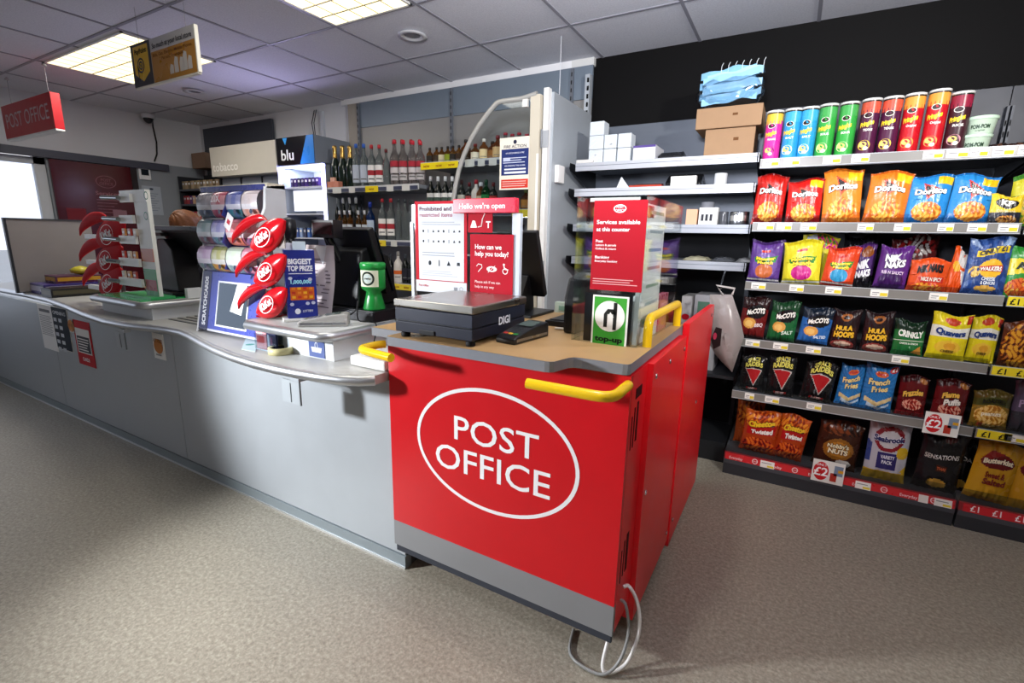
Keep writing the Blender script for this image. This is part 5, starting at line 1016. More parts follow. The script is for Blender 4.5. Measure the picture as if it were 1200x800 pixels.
def floop(m,a,b,c,d,y):
    w=b-a;h=d-c; m.poly([(a+w*.1,y,c+h*.22),(a+w*.38,y,c+h*.22),(a+w*.3,y,c+h*.52),(a+w*.2,y,c+h*.55)],'#fbeeee'); m.tube([(a+w*.42,y,c+h*.25),(a+w*.56,y,c+h*.28),(a+w*.6,y,c+h*.6),(a+w*.72,y,c+h*.9)],.002,'#fbeeee','paper',6)
    m.text('T',(a+w*.84,y,c+h*.22),XR,ZU,h*.28,'#fbeeee',bold=.03)
board('poster','small red poster with white hearing loop symbol under the greeting sign','poster',548.5,246,577,272.5,PY_-.0115,'#ad1226',floop)
a,b,c,d=bx(533,232.5,605.5,249.5,1.455)
m=MB().box(a,b,1.443,1.472,c,d,'#d12a44','print_'); m.text('Hello we\'re open',((a+b)/2-.005,1.4422,c+(d-c)*.3),XR,ZU,(d-c)*.36,'#fdf3f4',w=(b-a)*.74,bold=.015)
obj('greeting_sign',m,None,"pinkish red sign reading Hello we're open above the posters",cat='sign',bevel=.002)
# counter-side monitor, keyboard and papers behind
mn=thing('monitor','black monitor on a stand behind the poster screen','monitor',(-.93,1.78,D))
def slab(x0,x1,yb,zb,yt,zt_,d,col,f='black'):
    dy,dz=yt-yb,zt_-zb; L_=math.hypot(dy,dz); n=Vector((0,dz/L_,-dy/L_)); V=[]
    for x in (x0,x1):
        for (y,z) in ((yb,zb),(yt,zt_)): V+= [(x,y,z),(x,y+n.y*d,z+n.z*d)]
    return V,[(0,2,3,1),(4,5,7,6),(0,4,6,2),(1,3,7,5),(0,1,5,4),(2,6,7,3)]
V,F=slab(-1.17,-.90,1.86,D+.07,1.76,D+.34,.03,0); obj('screen',MB().geo(V,F,'#101114','black'),mn,bevel=.004)
obj('stand',MB().prism([(1.72,D+.01),(1.88,D+.01),(1.86,D+.16),(1.815,D+.16)],'x',-1.05,-.96,'#141518','black'),mn); obj('base',MB().box(-1.10,-.88,1.70,1.92,D,D+.012,'#141518','black'),mn,bevel=.003)
obj('keyboard',MB().box(-.77,-.63,1.60,1.90,D,D+.02,'#15161a','black').box(-.76,-.64,1.62,1.88,D+.02,D+.024,'#26282d','black'),None,'black keyboard on the worktop left of the clear leaflet box',cat='keyboard',bevel=.003)
obj('pen',MB().tube([(-.70,1.54,D+.005),(-.625,1.575,D+.005)],.0045,'#d8d4c8','plastic',8),None,'pale pen lying by the keyboard',cat='pen')
obj('paper_pad',MB().box(-.88,-.70,1.925,1.953,D,D+.045,'#c8d8c8','paper').box(-.86,-.72,1.922,1.925,D+.01,D+.03,'#8ab09a','paper'),None,'pale green pad standing at the back edge of the worktop',cat='pad')
obj('label_printer',MB().prism([(1.50,D),(1.68,D),(1.68,D+.15),(1.62,D+.205),(1.53,D+.19),(1.50,D+.12)],'x',-.655,-.602,'#121316','black'),None,'slim black device left of the clear leaflet box',cat='printer',bevel=.012)
# clear leaflet box with red services sign
AX0,AX1,AY0,AY1,AZ=-.587,-.374,1.42,1.94,1.405
ab=thing('leaflet_box','clear acrylic leaflet box at the right end of the worktop','leaflet holder',(-.48,1.68,D))
for nme,bxx in (('front_pane',(AX0,AX1,AY0,AY0+.004)),('side_pane',(AX1-.004,AX1,AY0+.004,AY1)),('side_pane',(AX0,AX0+.004,AY0+.004,AY1))): obj(nme,MB().box(*bxx,D,AZ,'#fafdfd','clear'),ab)
for x in (AX0+.018,AX1-.014): obj('edge_strip',MB().box(x-.010,x+.010,AY0+.0045,AY0+.0065,D,AZ-.004,'#f2f6f6','clear'),ab)
obj('backing_card',MB().box(AX0+.034,AX1-.026,AY0+.018,AY0+.02,D,1.115,'#1a1b20','paper').box(AX0+.034,AX1-.026,AY0+.018,AY0+.02,1.39,AZ-.004,'#d8d6d0','paper'),ab)
def fsv(m,a,b,c,d,y):
    w=b-a;h=d-c; cx=(a+b)/2
    m.disc((cx,y,d-h*.09),XR,ZU,w*.12,h*.045,'#fbeeee','print_',28,.003); m.text('POST',(cx,y,d-h*.085),XR,ZU,h*.024,'#fbeeee'); m.text('OFFICE',(cx,y,d-h*.12),XR,ZU,h*.024,'#fbeeee')
    for t_,zz,hh,ww in (('Services available',.255,.042,.82),('at this counter',.335,.042,.64),('Post',.46,.03,.14),('Letters & parcels',.50,.022,.4),('Collect & return',.54,.022,.4),('Banking',.64,.03,.28),('Everyday banking',.68,.022,.44)):
        m.text(t_,(a+w*.07,y,d-h*zz),XR,ZU,h*hh,'#fbeeee',w=w*ww,align='L',bold=.02)
    lines(m,a+w*.05,b-w*.08,c+h*.06,c+h*.14,y,3,'#e6a8ac',.35)
board('sign','red Services available at this counter sign in the clear box','sign',694,234.5,755.5,341,AY0-.0035,'#ab1525',fsv)
def ftop(m,a,b,c,d,y):
    w=b-a;h=d-c; cx=(a+b)/2; cz=c+h*.60; rect(m,a+w*.05,b-w*.05,c+h*.03,d-h*.03,y,'#3f9f35'); m.disc((cx,y-.0006,cz),XR,ZU,w*.42,w*.42,'#eeeeea')
    y2=y-.0012; m.quad((cx-w*.16,y2,cz-w*.3),(cx-w*.06,y2,cz-w*.3),(cx-w*.06,y2,cz+w*.06),(cx-w*.16,y2,cz+w*.06),'#1a1c1a'); m.quad((cx+w*.10,y2,cz-w*.36),(cx+w*.2,y2,cz-w*.36),(cx+w*.2,y2,cz+w*.38),(cx+w*.10,y2,cz+w*.38),'#1a1c1a')
    m.poly([(cx-w*.16,y2,cz+w*.06),(cx+w*.2,y2,cz+w*.06),(cx+w*.12,y2,cz+w*.2),(cx-w*.06,y2,cz+w*.2)],'#1a1c1a'); m.poly([(cx+.0-w*.07,y2-.0006,cz-w*.02),(cx+w*.12,y2-.0006,cz-w*.02),(cx+w*.025,y2-.0006,cz+w*.12)],'#eeeeea')
    m.text('top-up',(cx,y-.0008,c+h*.10),XR,ZU,h*.10,'#1a1c1a',w=w*.78,bold=.04)
board('sign','green and white top-up sign below the red services sign','sign',693.5,346.5,735.5,406,AY0-.0035,'#f0f0ec',ftop)
lf=thing('leaflet_rack','white tiered leaflet rack inside the clear box','leaflets',(-.40,1.57,D))
m=MB().box(-.398,-.384,1.452,1.70,D,1.385,'#e6e7e8','paper'); obj('back_board',m,lf)
for k in range(7):
    z=D+.03+k*.056; obj('leaflet',MB().box(-.3838,-.3805,1.46+.004*k,1.69-.002*k,z,z+.05,'#f1f1f0','paper').box(-.3804,-.3802,1.50,1.66,z+.03,z+.04,['#8aa0b8','#b8c0c8','#9ab09a','#c8a0a0'][k%4],'paper'),lf)
obj('leaflet',MB().box(-.3838,-.3805,1.47,1.53,1.345,1.38,'#c8484a','paper'),lf)
obj('leaflet_stack',MB().box(-.455,-.402,1.50,1.70,D,D+.13,'#d4d6d8','paper').box(-.456,-.4555,1.52,1.68,D+.08,D+.11,'#8ab08a','paper'),None,'block of white leaflets standing inside the clear box',cat='leaflets')
obj('leaflet',MB().box(-.405,-.383,1.72,1.85,D,D+.13,'#c8607a','print_').box(-.3829,-.3825,1.74,1.83,D+.05,D+.1,'#e8a8b8','paper'),None,'pink leaflets at the back of the clear box',cat='leaflets')
# ------------------------------------------------------------------ near till shelf and the counter in front of it
T=.9185; Wz=.8005
# lottery scratchcard dispenser
sd=thing('scratchcard_dispenser','blue scratchcard dispenser with curved card pockets on the counter','dispenser',(-2.22,1.36,Wz))
dx0,dx1=-2.475,-1.985
Pf=lambda x,s,o=0:Vector((x,1.25+.055*s-o,Wz+.012+.278*s))   # sloping lower face
obj('side_edge',MB().prism([(1.245,Wz),(1.42,Wz),(1.42,Wz+.66),(1.36,Wz+.66),(1.335,Wz+.60),(1.31,Wz+.30)],'x',dx0-.012,dx0,'#d9dadc','paint'),sd); obj('side_edge',MB().prism([(1.245,Wz),(1.40,Wz),(1.40,Wz+.30),(1.31,Wz+.30)],'x',dx1,dx1+.012,'#cfd0d4','paint'),sd)
def onface(m,x0,x1,s0,s1,col,f='print_',o=.001): m.geo([Pf(x0,s0,o),Pf(x1,s0,o),Pf(x1,s1,o),Pf(x0,s1,o)],[(0,1,2,3)],col,f)
m=MB().geo([Pf(dx0,0),Pf(dx1,0),Pf(dx1,1),Pf(dx0,1),(dx0,1.42,Wz),(dx1,1.42,Wz),(dx1,1.42,Wz+.29),(dx0,1.42,Wz+.29)],[(0,1,2,3),(5,4,7,6),(4,0,3,7),(1,5,6,2),(3,2,6,7),(0,4,5,1)],'#4450a8','print_')
onface(m,dx0+.001,dx0+.075,.0,1,'#22285a'); onface(m,dx0+.001,dx1-.001,0,.035,'#cfd2dc')
m.text('SCRATCHCARDS',None,None,None,.026,'#eef0f8','print_',w=.235,fn=lambda a,b:Pf(dx0+.045-b+.008,.5+a/.283,.0022),bold=.05)
obj('base_panel',m,sd)
mm=MB(); onface(mm,dx0+.135,dx0+.385,.10,.86,'#e8eaf2','print_',.0015); onface(mm,dx0+.146,dx0+.374,.13,.83,'#5d666e','mirror',.0024)
mm.geo([Pf(dx0+.25,.38,.0032),Pf(dx0+.34,.34,.0032),Pf(dx0+.365,.83,.0032),Pf(dx0+.29,.83,.0032)],[(0,1,2,3)],'#eef0f2','paper')
obj('mirror_window',mm,sd)
def pcol(ca,cb2,i,j):
    mixc=lambda p,q,k: tuple(x*(1-k)+y*k for x,y in zip(C(p),C(q)))
    if j>=6: return mixc(ca,'#30325a',.35)
    if j>=4: return mixc(ca,'#d8d4e0',.15+.2*(i%2))
    if j==3: return mixc(ca,'#e4e4ec',.75)
    return mixc(ca,cb2,.35+.3*(i%2))
pal=[['#8a8a94','#b8485a'],['#4a5aa8','#d8c8c8'],['#7a9aa0','#8a8ac8'],['#e88a90','#c85a6a'],['#b89ac0','#a8a85a'],['#c8d8c0','#d890a0']]
tagc=['#3a5a8a','#9a3a6a','#3a8a7a','#c86a3a']
k=0
for r in range(3):
    for c in range(4):
        x0=dx0+.008+c*.118; x1=x0+.112; zt=Wz+.655-r*.122; zb=zt-.116; yo=1.335-.012*r; m=MB(); n=8; V=[]; F=[]; cs=[]
        for j in range(n+1):
            a=PI*(j/n); 
            for i in range(5):
                x=x0+(x1-x0)*i/4; V.append((x,yo-.034*math.sin(a)-.008*math.sin(PI*i/4),zb+(zt-zb)*(.5-.5*math.cos(a))))
        ca,cb2=pal[(r*2+c//2)%6][c%2],tagc[(r+c)%4]
        for j in range(n):
            for i in range(4): F.append((j*5+i,j*5+i+1,(j+1)*5+i+1,(j+1)*5+i)); cs.append(pcol(ca,cb2,i,j))
        m.geo(V,F,cs,'print_',True)
        if r==0 and c==1: m.text('20X',None,None,None,.03,'#f6f0f4','print_',w=.075,fn=lambda a,b:Vector(((x0+x1)/2+a,yo-.043,zb+.07+b)),bold=.04)
        m.disc((x1-.03,yo-.044,zb+.026),XR,ZU,.011,.011,'#2e3350','print_',14)
        m.box(x0,x1,yo+.001,yo+.02,zb,zt,'#c8cad6','plastic'); obj('card_pocket',m,sd)
obj('divider',MB().prism([(1.39,Wz+.29),(1.27,Wz+.31),(1.30,Wz+.40),(1.27,Wz+.43),(1.31,Wz+.53),(1.28,Wz+.55),(1.33,Wz+.66),(1.39,Wz+.66)],'x',dx0+.2405,dx0+.2455,'#3a4290','print_'),sd)
obj('end_cheek',MB().prism([(1.42,Wz+.30),(1.30,Wz+.30),(1.275,Wz+.36),(1.31,Wz+.44),(1.28,Wz+.50),(1.32,Wz+.58),(1.33,Wz+.67),(1.42,Wz+.68)],'x',dx1-.004,dx1+.014,'#dcdee2','paint'),sd)
obj('top_bar',MB().box(dx0-.012,dx1+.014,1.335,1.42,Wz+.664,Wz+.685,'#e6dfc8','paint').box(dx0,dx1,1.331,1.335,Wz+.657,Wz+.68,'#2c3488','print_'),sd)
tg_=at(268,260,Y=1.262); obj('tag',MB().obox((tg_.x,1.262,tg_.z),(math.cos(.6),0,-math.sin(.6)),(math.sin(.6),0,math.cos(.6)),(0,1,0),.045,.07,.002,'#eceaec','paper').obox((tg_.x,1.2605,tg_.z),(math.cos(.6),0,-math.sin(.6)),(math.sin(.6),0,math.cos(.6)),(0,1,0),.02,.02,.001,'#c83a4a','paper'),sd,label='white tag')
# red leaf-shaped chocolate trays on a stand
def leaf(m,P,Q,w1,w2,Y,bul,d,col,side=1,f='gloss',ex=.6):
    """leaf outline between points P and Q (x,z); bulge w1 below and w2 above the chord; swells out bul towards the aisle"""
    n=14; dx,dz=Q[0]-P[0],Q[1]-P[1]; L_=math.hypot(dx,dz); nx,nz=-dz/L_,dx/L_; k=6; V=[];F=[]
    for sgn in (0,1):
        for j in range(k+1):
            s=j/k
            for i in range(n+1):
                t=i/n; e=max(0,math.sin(PI*t))**ex; o=(-w1+(w1+w2)*s)*e; yy=Y-bul*e*math.sin(PI*s)+(d if sgn else 0)
                V.append((P[0]+dx*t+nx*o,yy,P[1]+dz*t+nz*o))
    o_=(k+1)*(n+1)
    for j in range(k):
        for i in range(n):
            q=(j*(n+1)+i,j*(n+1)+i+1,(j+1)*(n+1)+i+1,(j+1)*(n+1)+i); F.append(q); F.append(tuple(o_+x for x in q[::-1]))
    for i in range(n):
        F.append((i+1,i,o_+i,o_+i+1)); b=k*(n+1); F.append((b+i,b+i+1,o_+b+i+1,o_+b+i))
    m.geo(V,F,col,f,True)
def choc_stand(lab,trays,Y,scale,base,name='chocolate_stand',fin='gloss'):
    t=thing(name,lab,'display stand',base)
    for (l,b,r,tp) in trays:
        A=at(l,b,Y=Y); B=at(r,tp,Y=Y); P,Q=(A.x,A.z),(B.x,B.z); L_=math.hypot(Q[0]-P[0],Q[1]-P[1])
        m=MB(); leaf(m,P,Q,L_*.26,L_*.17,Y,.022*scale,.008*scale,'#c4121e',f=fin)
        tr=obj('tray_front',m,t)
        ang=math.atan2(Q[1]-P[1],Q[0]-P[0]); r_=Vector((math.cos(ang),0,math.sin(ang))); u_=Vector((-math.sin(ang),0,math.cos(ang)))
        c=Vector(((P[0]+Q[0])/2,Y-.0245*scale,(P[1]+Q[1])/2))-u_*L_*.05
        lg=MB().disc(c,r_,u_,L_*.21,L_*.135,'#f4efee','print_',24,.0035*scale); lg.text('KitKat',c-Vector((0,.0022,0))-u_*L_*.05,r_,u_,L_*.11,'#f8f4f2',w=L_*.33,bold=.04)
        obj('lettering',lg,tr)
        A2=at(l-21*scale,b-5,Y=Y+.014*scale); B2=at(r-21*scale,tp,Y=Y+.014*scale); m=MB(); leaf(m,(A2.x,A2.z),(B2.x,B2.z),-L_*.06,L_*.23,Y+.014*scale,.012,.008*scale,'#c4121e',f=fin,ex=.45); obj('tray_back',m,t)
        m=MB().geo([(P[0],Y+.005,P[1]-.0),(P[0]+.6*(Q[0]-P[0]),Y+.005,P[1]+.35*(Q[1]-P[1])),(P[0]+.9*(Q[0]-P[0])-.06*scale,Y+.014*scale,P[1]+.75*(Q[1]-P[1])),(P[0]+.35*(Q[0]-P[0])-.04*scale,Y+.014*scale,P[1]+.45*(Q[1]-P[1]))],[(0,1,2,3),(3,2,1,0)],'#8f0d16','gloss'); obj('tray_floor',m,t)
    return t
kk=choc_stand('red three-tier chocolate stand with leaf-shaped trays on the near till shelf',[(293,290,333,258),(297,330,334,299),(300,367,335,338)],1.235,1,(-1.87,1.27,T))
bk=at(311,300,Y=1.28)
obj('spine',MB().tube([(bk.x,1.30,T),(bk.x,1.30,1.30)],.012,'#55504c','black',10).box(bk.x-.05,bk.x+.03,1.245,1.34,T,T+.008,'#8f0d16','gloss'),kk)
for (x,y) in ((320,293),(322,332)):
    p=at(x,y,Y=1.26); obj('bracket',MB().box(p.x-.05,p.x-.012,1.252,1.268,p.z-.03,p.z+.02,'#6a5f5a','satin'),kk)
p=at(334,273,Y=1.26); obj('header_clip',MB().box(p.x-.035,p.x+.012,1.246,1.25,p.z-.06,p.z+.02,'#7d736c','satin'),kk)
# black swoosh-shaped scoop handle beyond the trays
p=at(338,268,Y=1.40)
obj('barcode_scanner',MB().lathe([(.001,0),(.03,.012),(.035,.05),(.03,.09),(.001,.1)],(p.x,1.40,p.z-.05),'#17181d','plastic',16).tube([(p.x,1.40,p.z-.03),(p.x+.02,1.40,p.z-.10),(p.x+.025,1.39,p.z-.2),(p.x+.015,1.375,T)],[.02,.018,.014,.012],'#17181d','plastic',10).lathe([(.04,0),(.04,.012),(.0,.014)],(p.x+.015,1.375,T),'#17181d','plastic',16),None,'black handheld scanner on its stand behind the blue lottery box',cat='scanner')
# blue lottery box
bb=thing('lottery_box','blue upright lottery slip box reading Biggest top prize','box',(0,0,0))
BXa,BXb=-.058,.058; z0,z1=.0135,.292; y=-.0408; cx=0
obj('stand',MB().box(BXa-.02,BXb+.012,-.05,.05,0,.012,'#e3e2de','paint'),bb,bevel=.003)
m=MB().box(BXa,BXb,-.04,.04,z0,z1,'#24308a','print_')
m.quad((BXa-.0006,.03,z0+.01),(BXa-.0006,-.03,z0+.01),(BXa-.0006,-.03,z1-.03),(BXa-.0006,.03,z1-.03),'#7a84c8','print_')
m.text('BIGGEST',(cx,y,z1-.055),XR,ZU,.02,'#eef0fb',w=.09,bold=.05); m.text('TOP PRIZE',(cx,y,z1-.083),XR,ZU,.02,'#eef0fb',w=.096,bold=.05); rect(m,-.045,.045,z1-.096,z1-.093,y,'#eef0fb','print_')
m.text('1,000,000',(cx,y,z1-.135),XR,ZU,.014,'#9adcf0',w=.08,bold=.05)
rect(m,-.044,.048,z0+.075,z1-.15,y,'#d8641e','print_')
for i in range(4):
    for j in range(3): rect(m,-.038+i*.022,-.024+i*.022,z0+.082+j*.018,z0+.092+j*.018,y-.0006,['#f0b02a','#c83a2a','#e8872a'][(i+j)%3],'print_')
for (a,b) in ((-.04,.058),(.02,.06),(.042,.062),(-.04,.165),(.035,.16)): m.disc((a,y-.0006,z0+b),XR,ZU,.008,.007,'#c8cce0','print_',12)
m.disc((-.02,y,z0+.028),XR,ZU,.011,.012,'#eef0fb','print_',14); m.text('LOTTERY',(.02,y,z0+.024),XR,ZU,.009,'#eef0fb',w=.04)
obj('box',m,bb)
obj('slip',MB().box(-.02,.03,0,.0015,z1,z1+.035,'#dff0f4','paper').box(-.05,-.01,.015,.0165,z1,z1+.028,'#e8e8f0','paper'),bb)
bb.location=(-1.782,1.322,T); bb.rotation_euler=(0,0,math.radians(58))
# letter propped on the till, till, display, drawer
dr=thing('cash_drawer','black cash drawer under the till screen','cash drawer',(-1.66,1.6,T))
obj('body',MB().box(-1.90,-1.475,1.435,1.765,T,T+.048,'#111216','black'),dr,bevel=.003); obj('front',MB().box(-1.895,-1.48,1.429,1.4345,T+.006,T+.042,'#1d1e23','black'),dr)
tl=thing('till','black till screen with slim customer display seen from behind','till',(-1.72,1.6,T+.05)); T2=T+.0487
V,F=slab(-1.86,-1.56,1.60,T2+.05,1.50,1.30,.035,0); obj('screen_back',MB().geo(V,F,'#0e0f12','black'),tl,bevel=.006)
obj('housing',MB().prism([(1.46,T2),(1.72,T2),(1.66,T2+.22),(1.55,T2+.27),(1.495,T2+.24)],'x',-1.82,-1.60,'#101114','black'),tl,bevel=.008)
V,F=slab(-1.845,-1.555,1.602+.037,T2+.06,1.504+.037,1.29,.002,0); obj('screen',MB().geo(V,F,'#20262c','gloss'),tl)
cdp=MB().box(-1.80,-1.665,1.41,1.46,1.262,1.335,'#141318','plastic').box(-1.79,-1.675,1.4085,1.41,1.275,1.325,'#2a1216','gloss'); obj('customer_display',cdp,tl,bevel=.005)
obj('display_stalk',MB().tube([(-1.735,1.44,1.262),(-1.735,1.47,1.22),(-1.735,1.50,1.16)],.014,'#141318','plastic',10),tl)
ln=thing('letter','printed letter propped against the back of the till','paper',(-1.73,1.44,T+.05))
n=8; V=[]; xa,xb=-1.875,-1.70
for j in range(n+1):
    for i in range(3):
        V.append((xa+(xb-xa)*i/2+.006*math.sin(j*.6),1.408+.035*j/n+.006*math.sin(i*2+j*.7),T+.0008+.31*j/n))
q=lambda s,t:Vector((xa+(xb-xa)*s+.006*math.sin(t*n*.6),1.408+.035*t+.006*math.sin(s*4+t*n*.7)-.0025,T+.31*t))
m=MB().geo(V,[(j*3+i,j*3+i+1,(j+1)*3+i+1,(j+1)*3+i) for j in range(n) for i in range(2)],'#d5c9c9','paper',True)
for k in range(12):
    t_=.80-k*.05-(.06 if k>1 else 0)-(.05 if k>8 else 0); e=.9-.25*R_.random() if k not in(0,1) else .7
    P=[q(.1,t_),q(e,t_),q(e,t_+.016),q(.1,t_+.016)]
    if t_>.05: m.geo(P,[(0,1,2,3)],'#7a6c70','paper')
obj('sheet',m,ln)
obj('sheet_fold',MB().geo([q(.2,.99),q(.62,.99),q(.58,.72),q(.5,.70)],[(0,1,2,3)],'#efeff0','paper').geo([q(.94,.99),q(1.0,1.02),q(.98,.93)],[(0,1,2)],'#efeff0','paper') if False else MB().geo([q(.3,.99),q(.72,.99),q(.62,.72)],[(0,1,2)],'#efeff0','paper'),ln)
# charity can
cx,cy=-1.527,1.487; cz=T2
ch=thing('collecting_tin','green charity collecting tin with round white label','collecting tin',(cx,cy,cz))
obj('body',MB().lathe([(.045,0),(.046,.006),(.034,.055),(.03,.075),(.048,.088),(.05,.095),(.05,.175)],(cx,cy,cz),'#147a30','plastic',24),ch)
obj('lid',MB().lathe([(.052,.172),(.053,.192),(.049,.198),(0,.198)],(cx,cy,cz),'#1c8a3a','plastic',24),ch); obj('coin_slot',MB().box(cx-.018,cx+.018,cy-.003,cy+.003,cz+.198,cz+.1995,'#0c3a18','matte'),ch)
cyf=lambda a,b,o=.0008:Vector((cx+(.05+o)*math.sin(a/.05+.32),cy-(.05+o)*math.cos(a/.05+.32),cz+.133+b))
m=MB(); n=10; m.geo([cyf(-.045+.09*i/n,b) for b in (-.034,.034) for i in range(n+1)],[(i,i+1,n+2+i,n+1+i) for i in range(n)],'#cfd0b8','paper',True)
def ring(r0,r1,col,o): m.geo([cyf(r*math.cos(k*PI/10),r*math.sin(k*PI/10),o) for r in (r0,r1) for k in range(20)],[(k,(k+1)%20,20+(k+1)%20,20+k) for k in range(20)],col,'paper',True)
ring(.029,.021,'#1f2a26',.0014); ring(.019,.001,'#b8c4c0',.0014); m.text('charity',None,None,None,.007,'#1f2a26','paper',w=.03,fn=lambda a,b:cyf(a,b-.003,.002),bold=.03)
obj('label',m,ch)
# silver card terminal and its cable
terminal('silver-grey card terminal on the near till shelf in front of the letter',-1.60,1.285,T,-.85,'#a4a29e',('#5a3a3a','#8a8a5a','#3a5a4a'))
obj('cable',MB().tube(smooth([(-1.56,1.375,T+.03),(-1.52,1.38,T+.06),(-1.485,1.36,T+.10),(-1.50,1.37,T+.02),(-1.45,1.40,T+.014),(-1.43,1.40,T-.01),(-1.425,1.38,Wz+.03),(-1.41,1.46,Wz+.006),(-1.35,1.50,Wz+.006)]),.0028,'#101114','rubber',6),None,'thin black cable trailing off the near till shelf',cat='cable')
# tape, flyers
tp=at(319,416,Z=Wz); R1=.048
obj('tape_roll',MB().lathe([(.034,.0),(R1,.0),(R1,.026),(.034,.026),(.034,.0)],(tp.x,tp.y+.04,Wz),'#d8cf9a','plastic',32).lathe([(.0335,.001),(.0335,.025),(.031,.025),(.031,.001),(.0335,.001)],(tp.x,tp.y+.04,Wz),'#3a3a3c','card',28),None,'yellow roll of sticky tape lying on the worktop',cat='tape')
fl=at(309,402,Z=Wz)
fh=thing('flyer_holder','clear flyer holder with dark and pink flyers on the worktop','leaflet holder',(-1.83,1.19,Wz))
fx0,fx1=-1.905,-1.765
obj('holder',MB().box(fx0,fx1,1.175,1.178,Wz,Wz+.07,'#e8eef2','clear').box(fx0,fx1,1.205,1.209,Wz,Wz+.075,'#e8eef2','clear').box(fx0,fx1,1.178,1.205,Wz,Wz+.004,'#d8e0e4','plastic'),fh)
m=MB().box(fx0+.006,fx0+.074,1.18,1.188,Wz+.0045,Wz+.086,'#e8a0a4','paper'); y=1.1793; rect(m,fx0+.012,fx0+.06,Wz+.03,Wz+.06,y,'#c84a4a'); rect(m,fx0+.012,fx0+.05,Wz+.066,Wz+.074,y,'#f6e6e6'); obj('flyer',m,fh)
m=MB().box(fx0+.078,fx1-.006,1.18,1.19,Wz+.0045,Wz+.082,'#23284a','paper'); rect(m,fx0+.082,fx0+.094,Wz+.02,Wz+.07,y,'#c8ccd8'); rect(m,fx0+.10,fx0+.112,Wz+.03,Wz+.06,y,'#8a4a6a'); obj('flyer',m,fh)
m=MB(); tcard=[at(283,409,Z=Wz+.002),at(299,412,Z=Wz+.002),at(302,399,Z=Wz+.002),at(288,396,Z=Wz+.002)]
m.geo(tcard+[p-Vector((0,0,.0015)) for p in tcard],[(0,1,2,3),(7,6,5,4),(0,4,5,1),(1,5,6,2),(2,6,7,3),(3,7,4,0)],'#cfe4e6','paper'); c=sum(tcard,Vector())/4+Vector((0,0,.0006)); m.disc(c,XR,YB,.018,.018,'#6ab0a8','paper',14)
obj('card',m,None,'pale teal card lying on the worktop before the flyer holder',cat='card')
# ------------------------------------------------------------------ far till and the left end
F9=.9068
ft=thing('till','black far till on a tapering stand with printer on top','till',(-3.2,1.55,F9))
obj('base',MB().box(-3.36,-3.04,1.42,1.64,.9068,.93,'#101114','black'),ft,bevel=.003)
obj('pedestal',MB().prism([(-3.34,.93),(-3.07,.93),(-3.10,1.17),(-3.17,1.23),(-3.25,1.23),(-3.29,1.17)],'y',1.47,1.60,'#0d0e11','black'),ft,bevel=.006)
V,F=slab(-3.26,-2.87,1.60,1.08,1.50,1.275,.03,0); obj('screen',MB().geo(V,F,'#131418','black'),ft,bevel=.004)
obj('printer',MB().box(-3.24,-2.84,1.45,1.56,1.277,1.303,'#3a3f48','black').box(-3.30,-3.20,1.47,1.53,1.245,1.265,'#2a2a28','black'),ft,bevel=.004)
p=at(226,335,Y=1.44); obj('mouse_pad_sign',MB().box(-2.99,-2.962,1.46,1.54,F9-.006,F9+.05,'#e2e6e8','paper'),None,'small white card standing at the right end of the far till shelf',cat='card')
# white chewing gum rack with pegs
gy=1.34; gr_=thing('gum_rack','tall white and green gum rack with rows of pegs on the far till shelf','display rack',(-3.2,gy,F9))
a,b=pX(163,280,gy),pX(178,280,gy); zt=pZ(165,222,gy)
obj('back_post',MB().box(a,b,gy,gy+.02,F9,zt,'#e3e6e2','plastic').box(a+.004,b-.004,gy-.002,gy,F9,F9+.16,'#3f9a5a','print_').box(a+.004,b-.004,gy-.002,gy,F9+.20,F9+.27,'#c86a3a','print_').box(a+.01,b-.01,gy-.0025,gy-.002,F9+.04,F9+.10,'#a83a3a','print_'),gr_)
obj('base',MB().box(a-.2,b+.02,gy-.05,gy+.07,F9,F9+.012,'#39a862','plastic'),gr_)
obj('header',MB().box(pX(141,229,gy),b,gy-.004,gy,pZ(150,237,gy),zt,'#e9ecea','plastic'),gr_)
for (y) in (229,253):
    c_=at(171,y,Y=gy-.005); m=MB().disc((c_.x,gy-.0055,c_.z),XR,ZU,.022,.022,'#3f8a6a','print_',16,.006); obj('emblem',m,gr_)
for i,(y,l) in enumerate(((232,132),(257,134),(281,136),(307,139),(330,141))):
    zc=pZ(155,y,gy); xl=pX(l,y,gy); 
    obj('arm',MB().box(pX(144,y,gy),a,gy-.018,gy-.004,zc-.022,zc+.022,'#e8ebe8','plastic'),gr_)
    obj('peg',MB().tube([(pX(146,y,gy),gy-.03,zc),(xl,gy-.05,zc+.004)],.013,'#c3c8c8','chrome',10),gr_)
    if i>1:
        for k in range(3):
            x=pX(147+k*6.5,y-8,gy); c=['#b83a2a','#d8c8b8','#c88a4a'][(i+k)%3]
            obj('gum_packet',MB().box(x,x+.032,gy-.016,gy-.006,zc+.024,zc+.062,c,'print_').box(x+.004,x+.028,gy-.0165,gy-.016,zc+.035,zc+.048,'#efe8e0','print_'),None,'%s gum packet on the rack, row %s from the bottom'%(('first','second','third')[k],('third','second','first')[i-2]),cat='gum',group='gum packets on the white rack')
k2=choc_stand('red chocolate trays with white pegs beside the far gum rack',[(112,281,146,260),(112,311,143,290),(116,340,143,316)],1.37,.9,(-3.6,1.4,.8005),fin='matte')
x=pX(132,300,1.42); obj('spine',MB().tube([(x,1.45,.8005),(x,1.45,1.30)],.012,'#4a4644','black',10).lathe([(.06,0),(.06,.01),(0,.012)],(x,1.45,.8005),'#4a4644','black',18),k2)
for (px,py) in ((106,277),(108,307),(110,336)):
    c=at(px,py,Y=1.40); obj('peg',MB().box(c.x-.06,c.x+.10,1.39,1.41,c.z-.014,c.z+.014,'#e2e4e2','plastic'),k2)
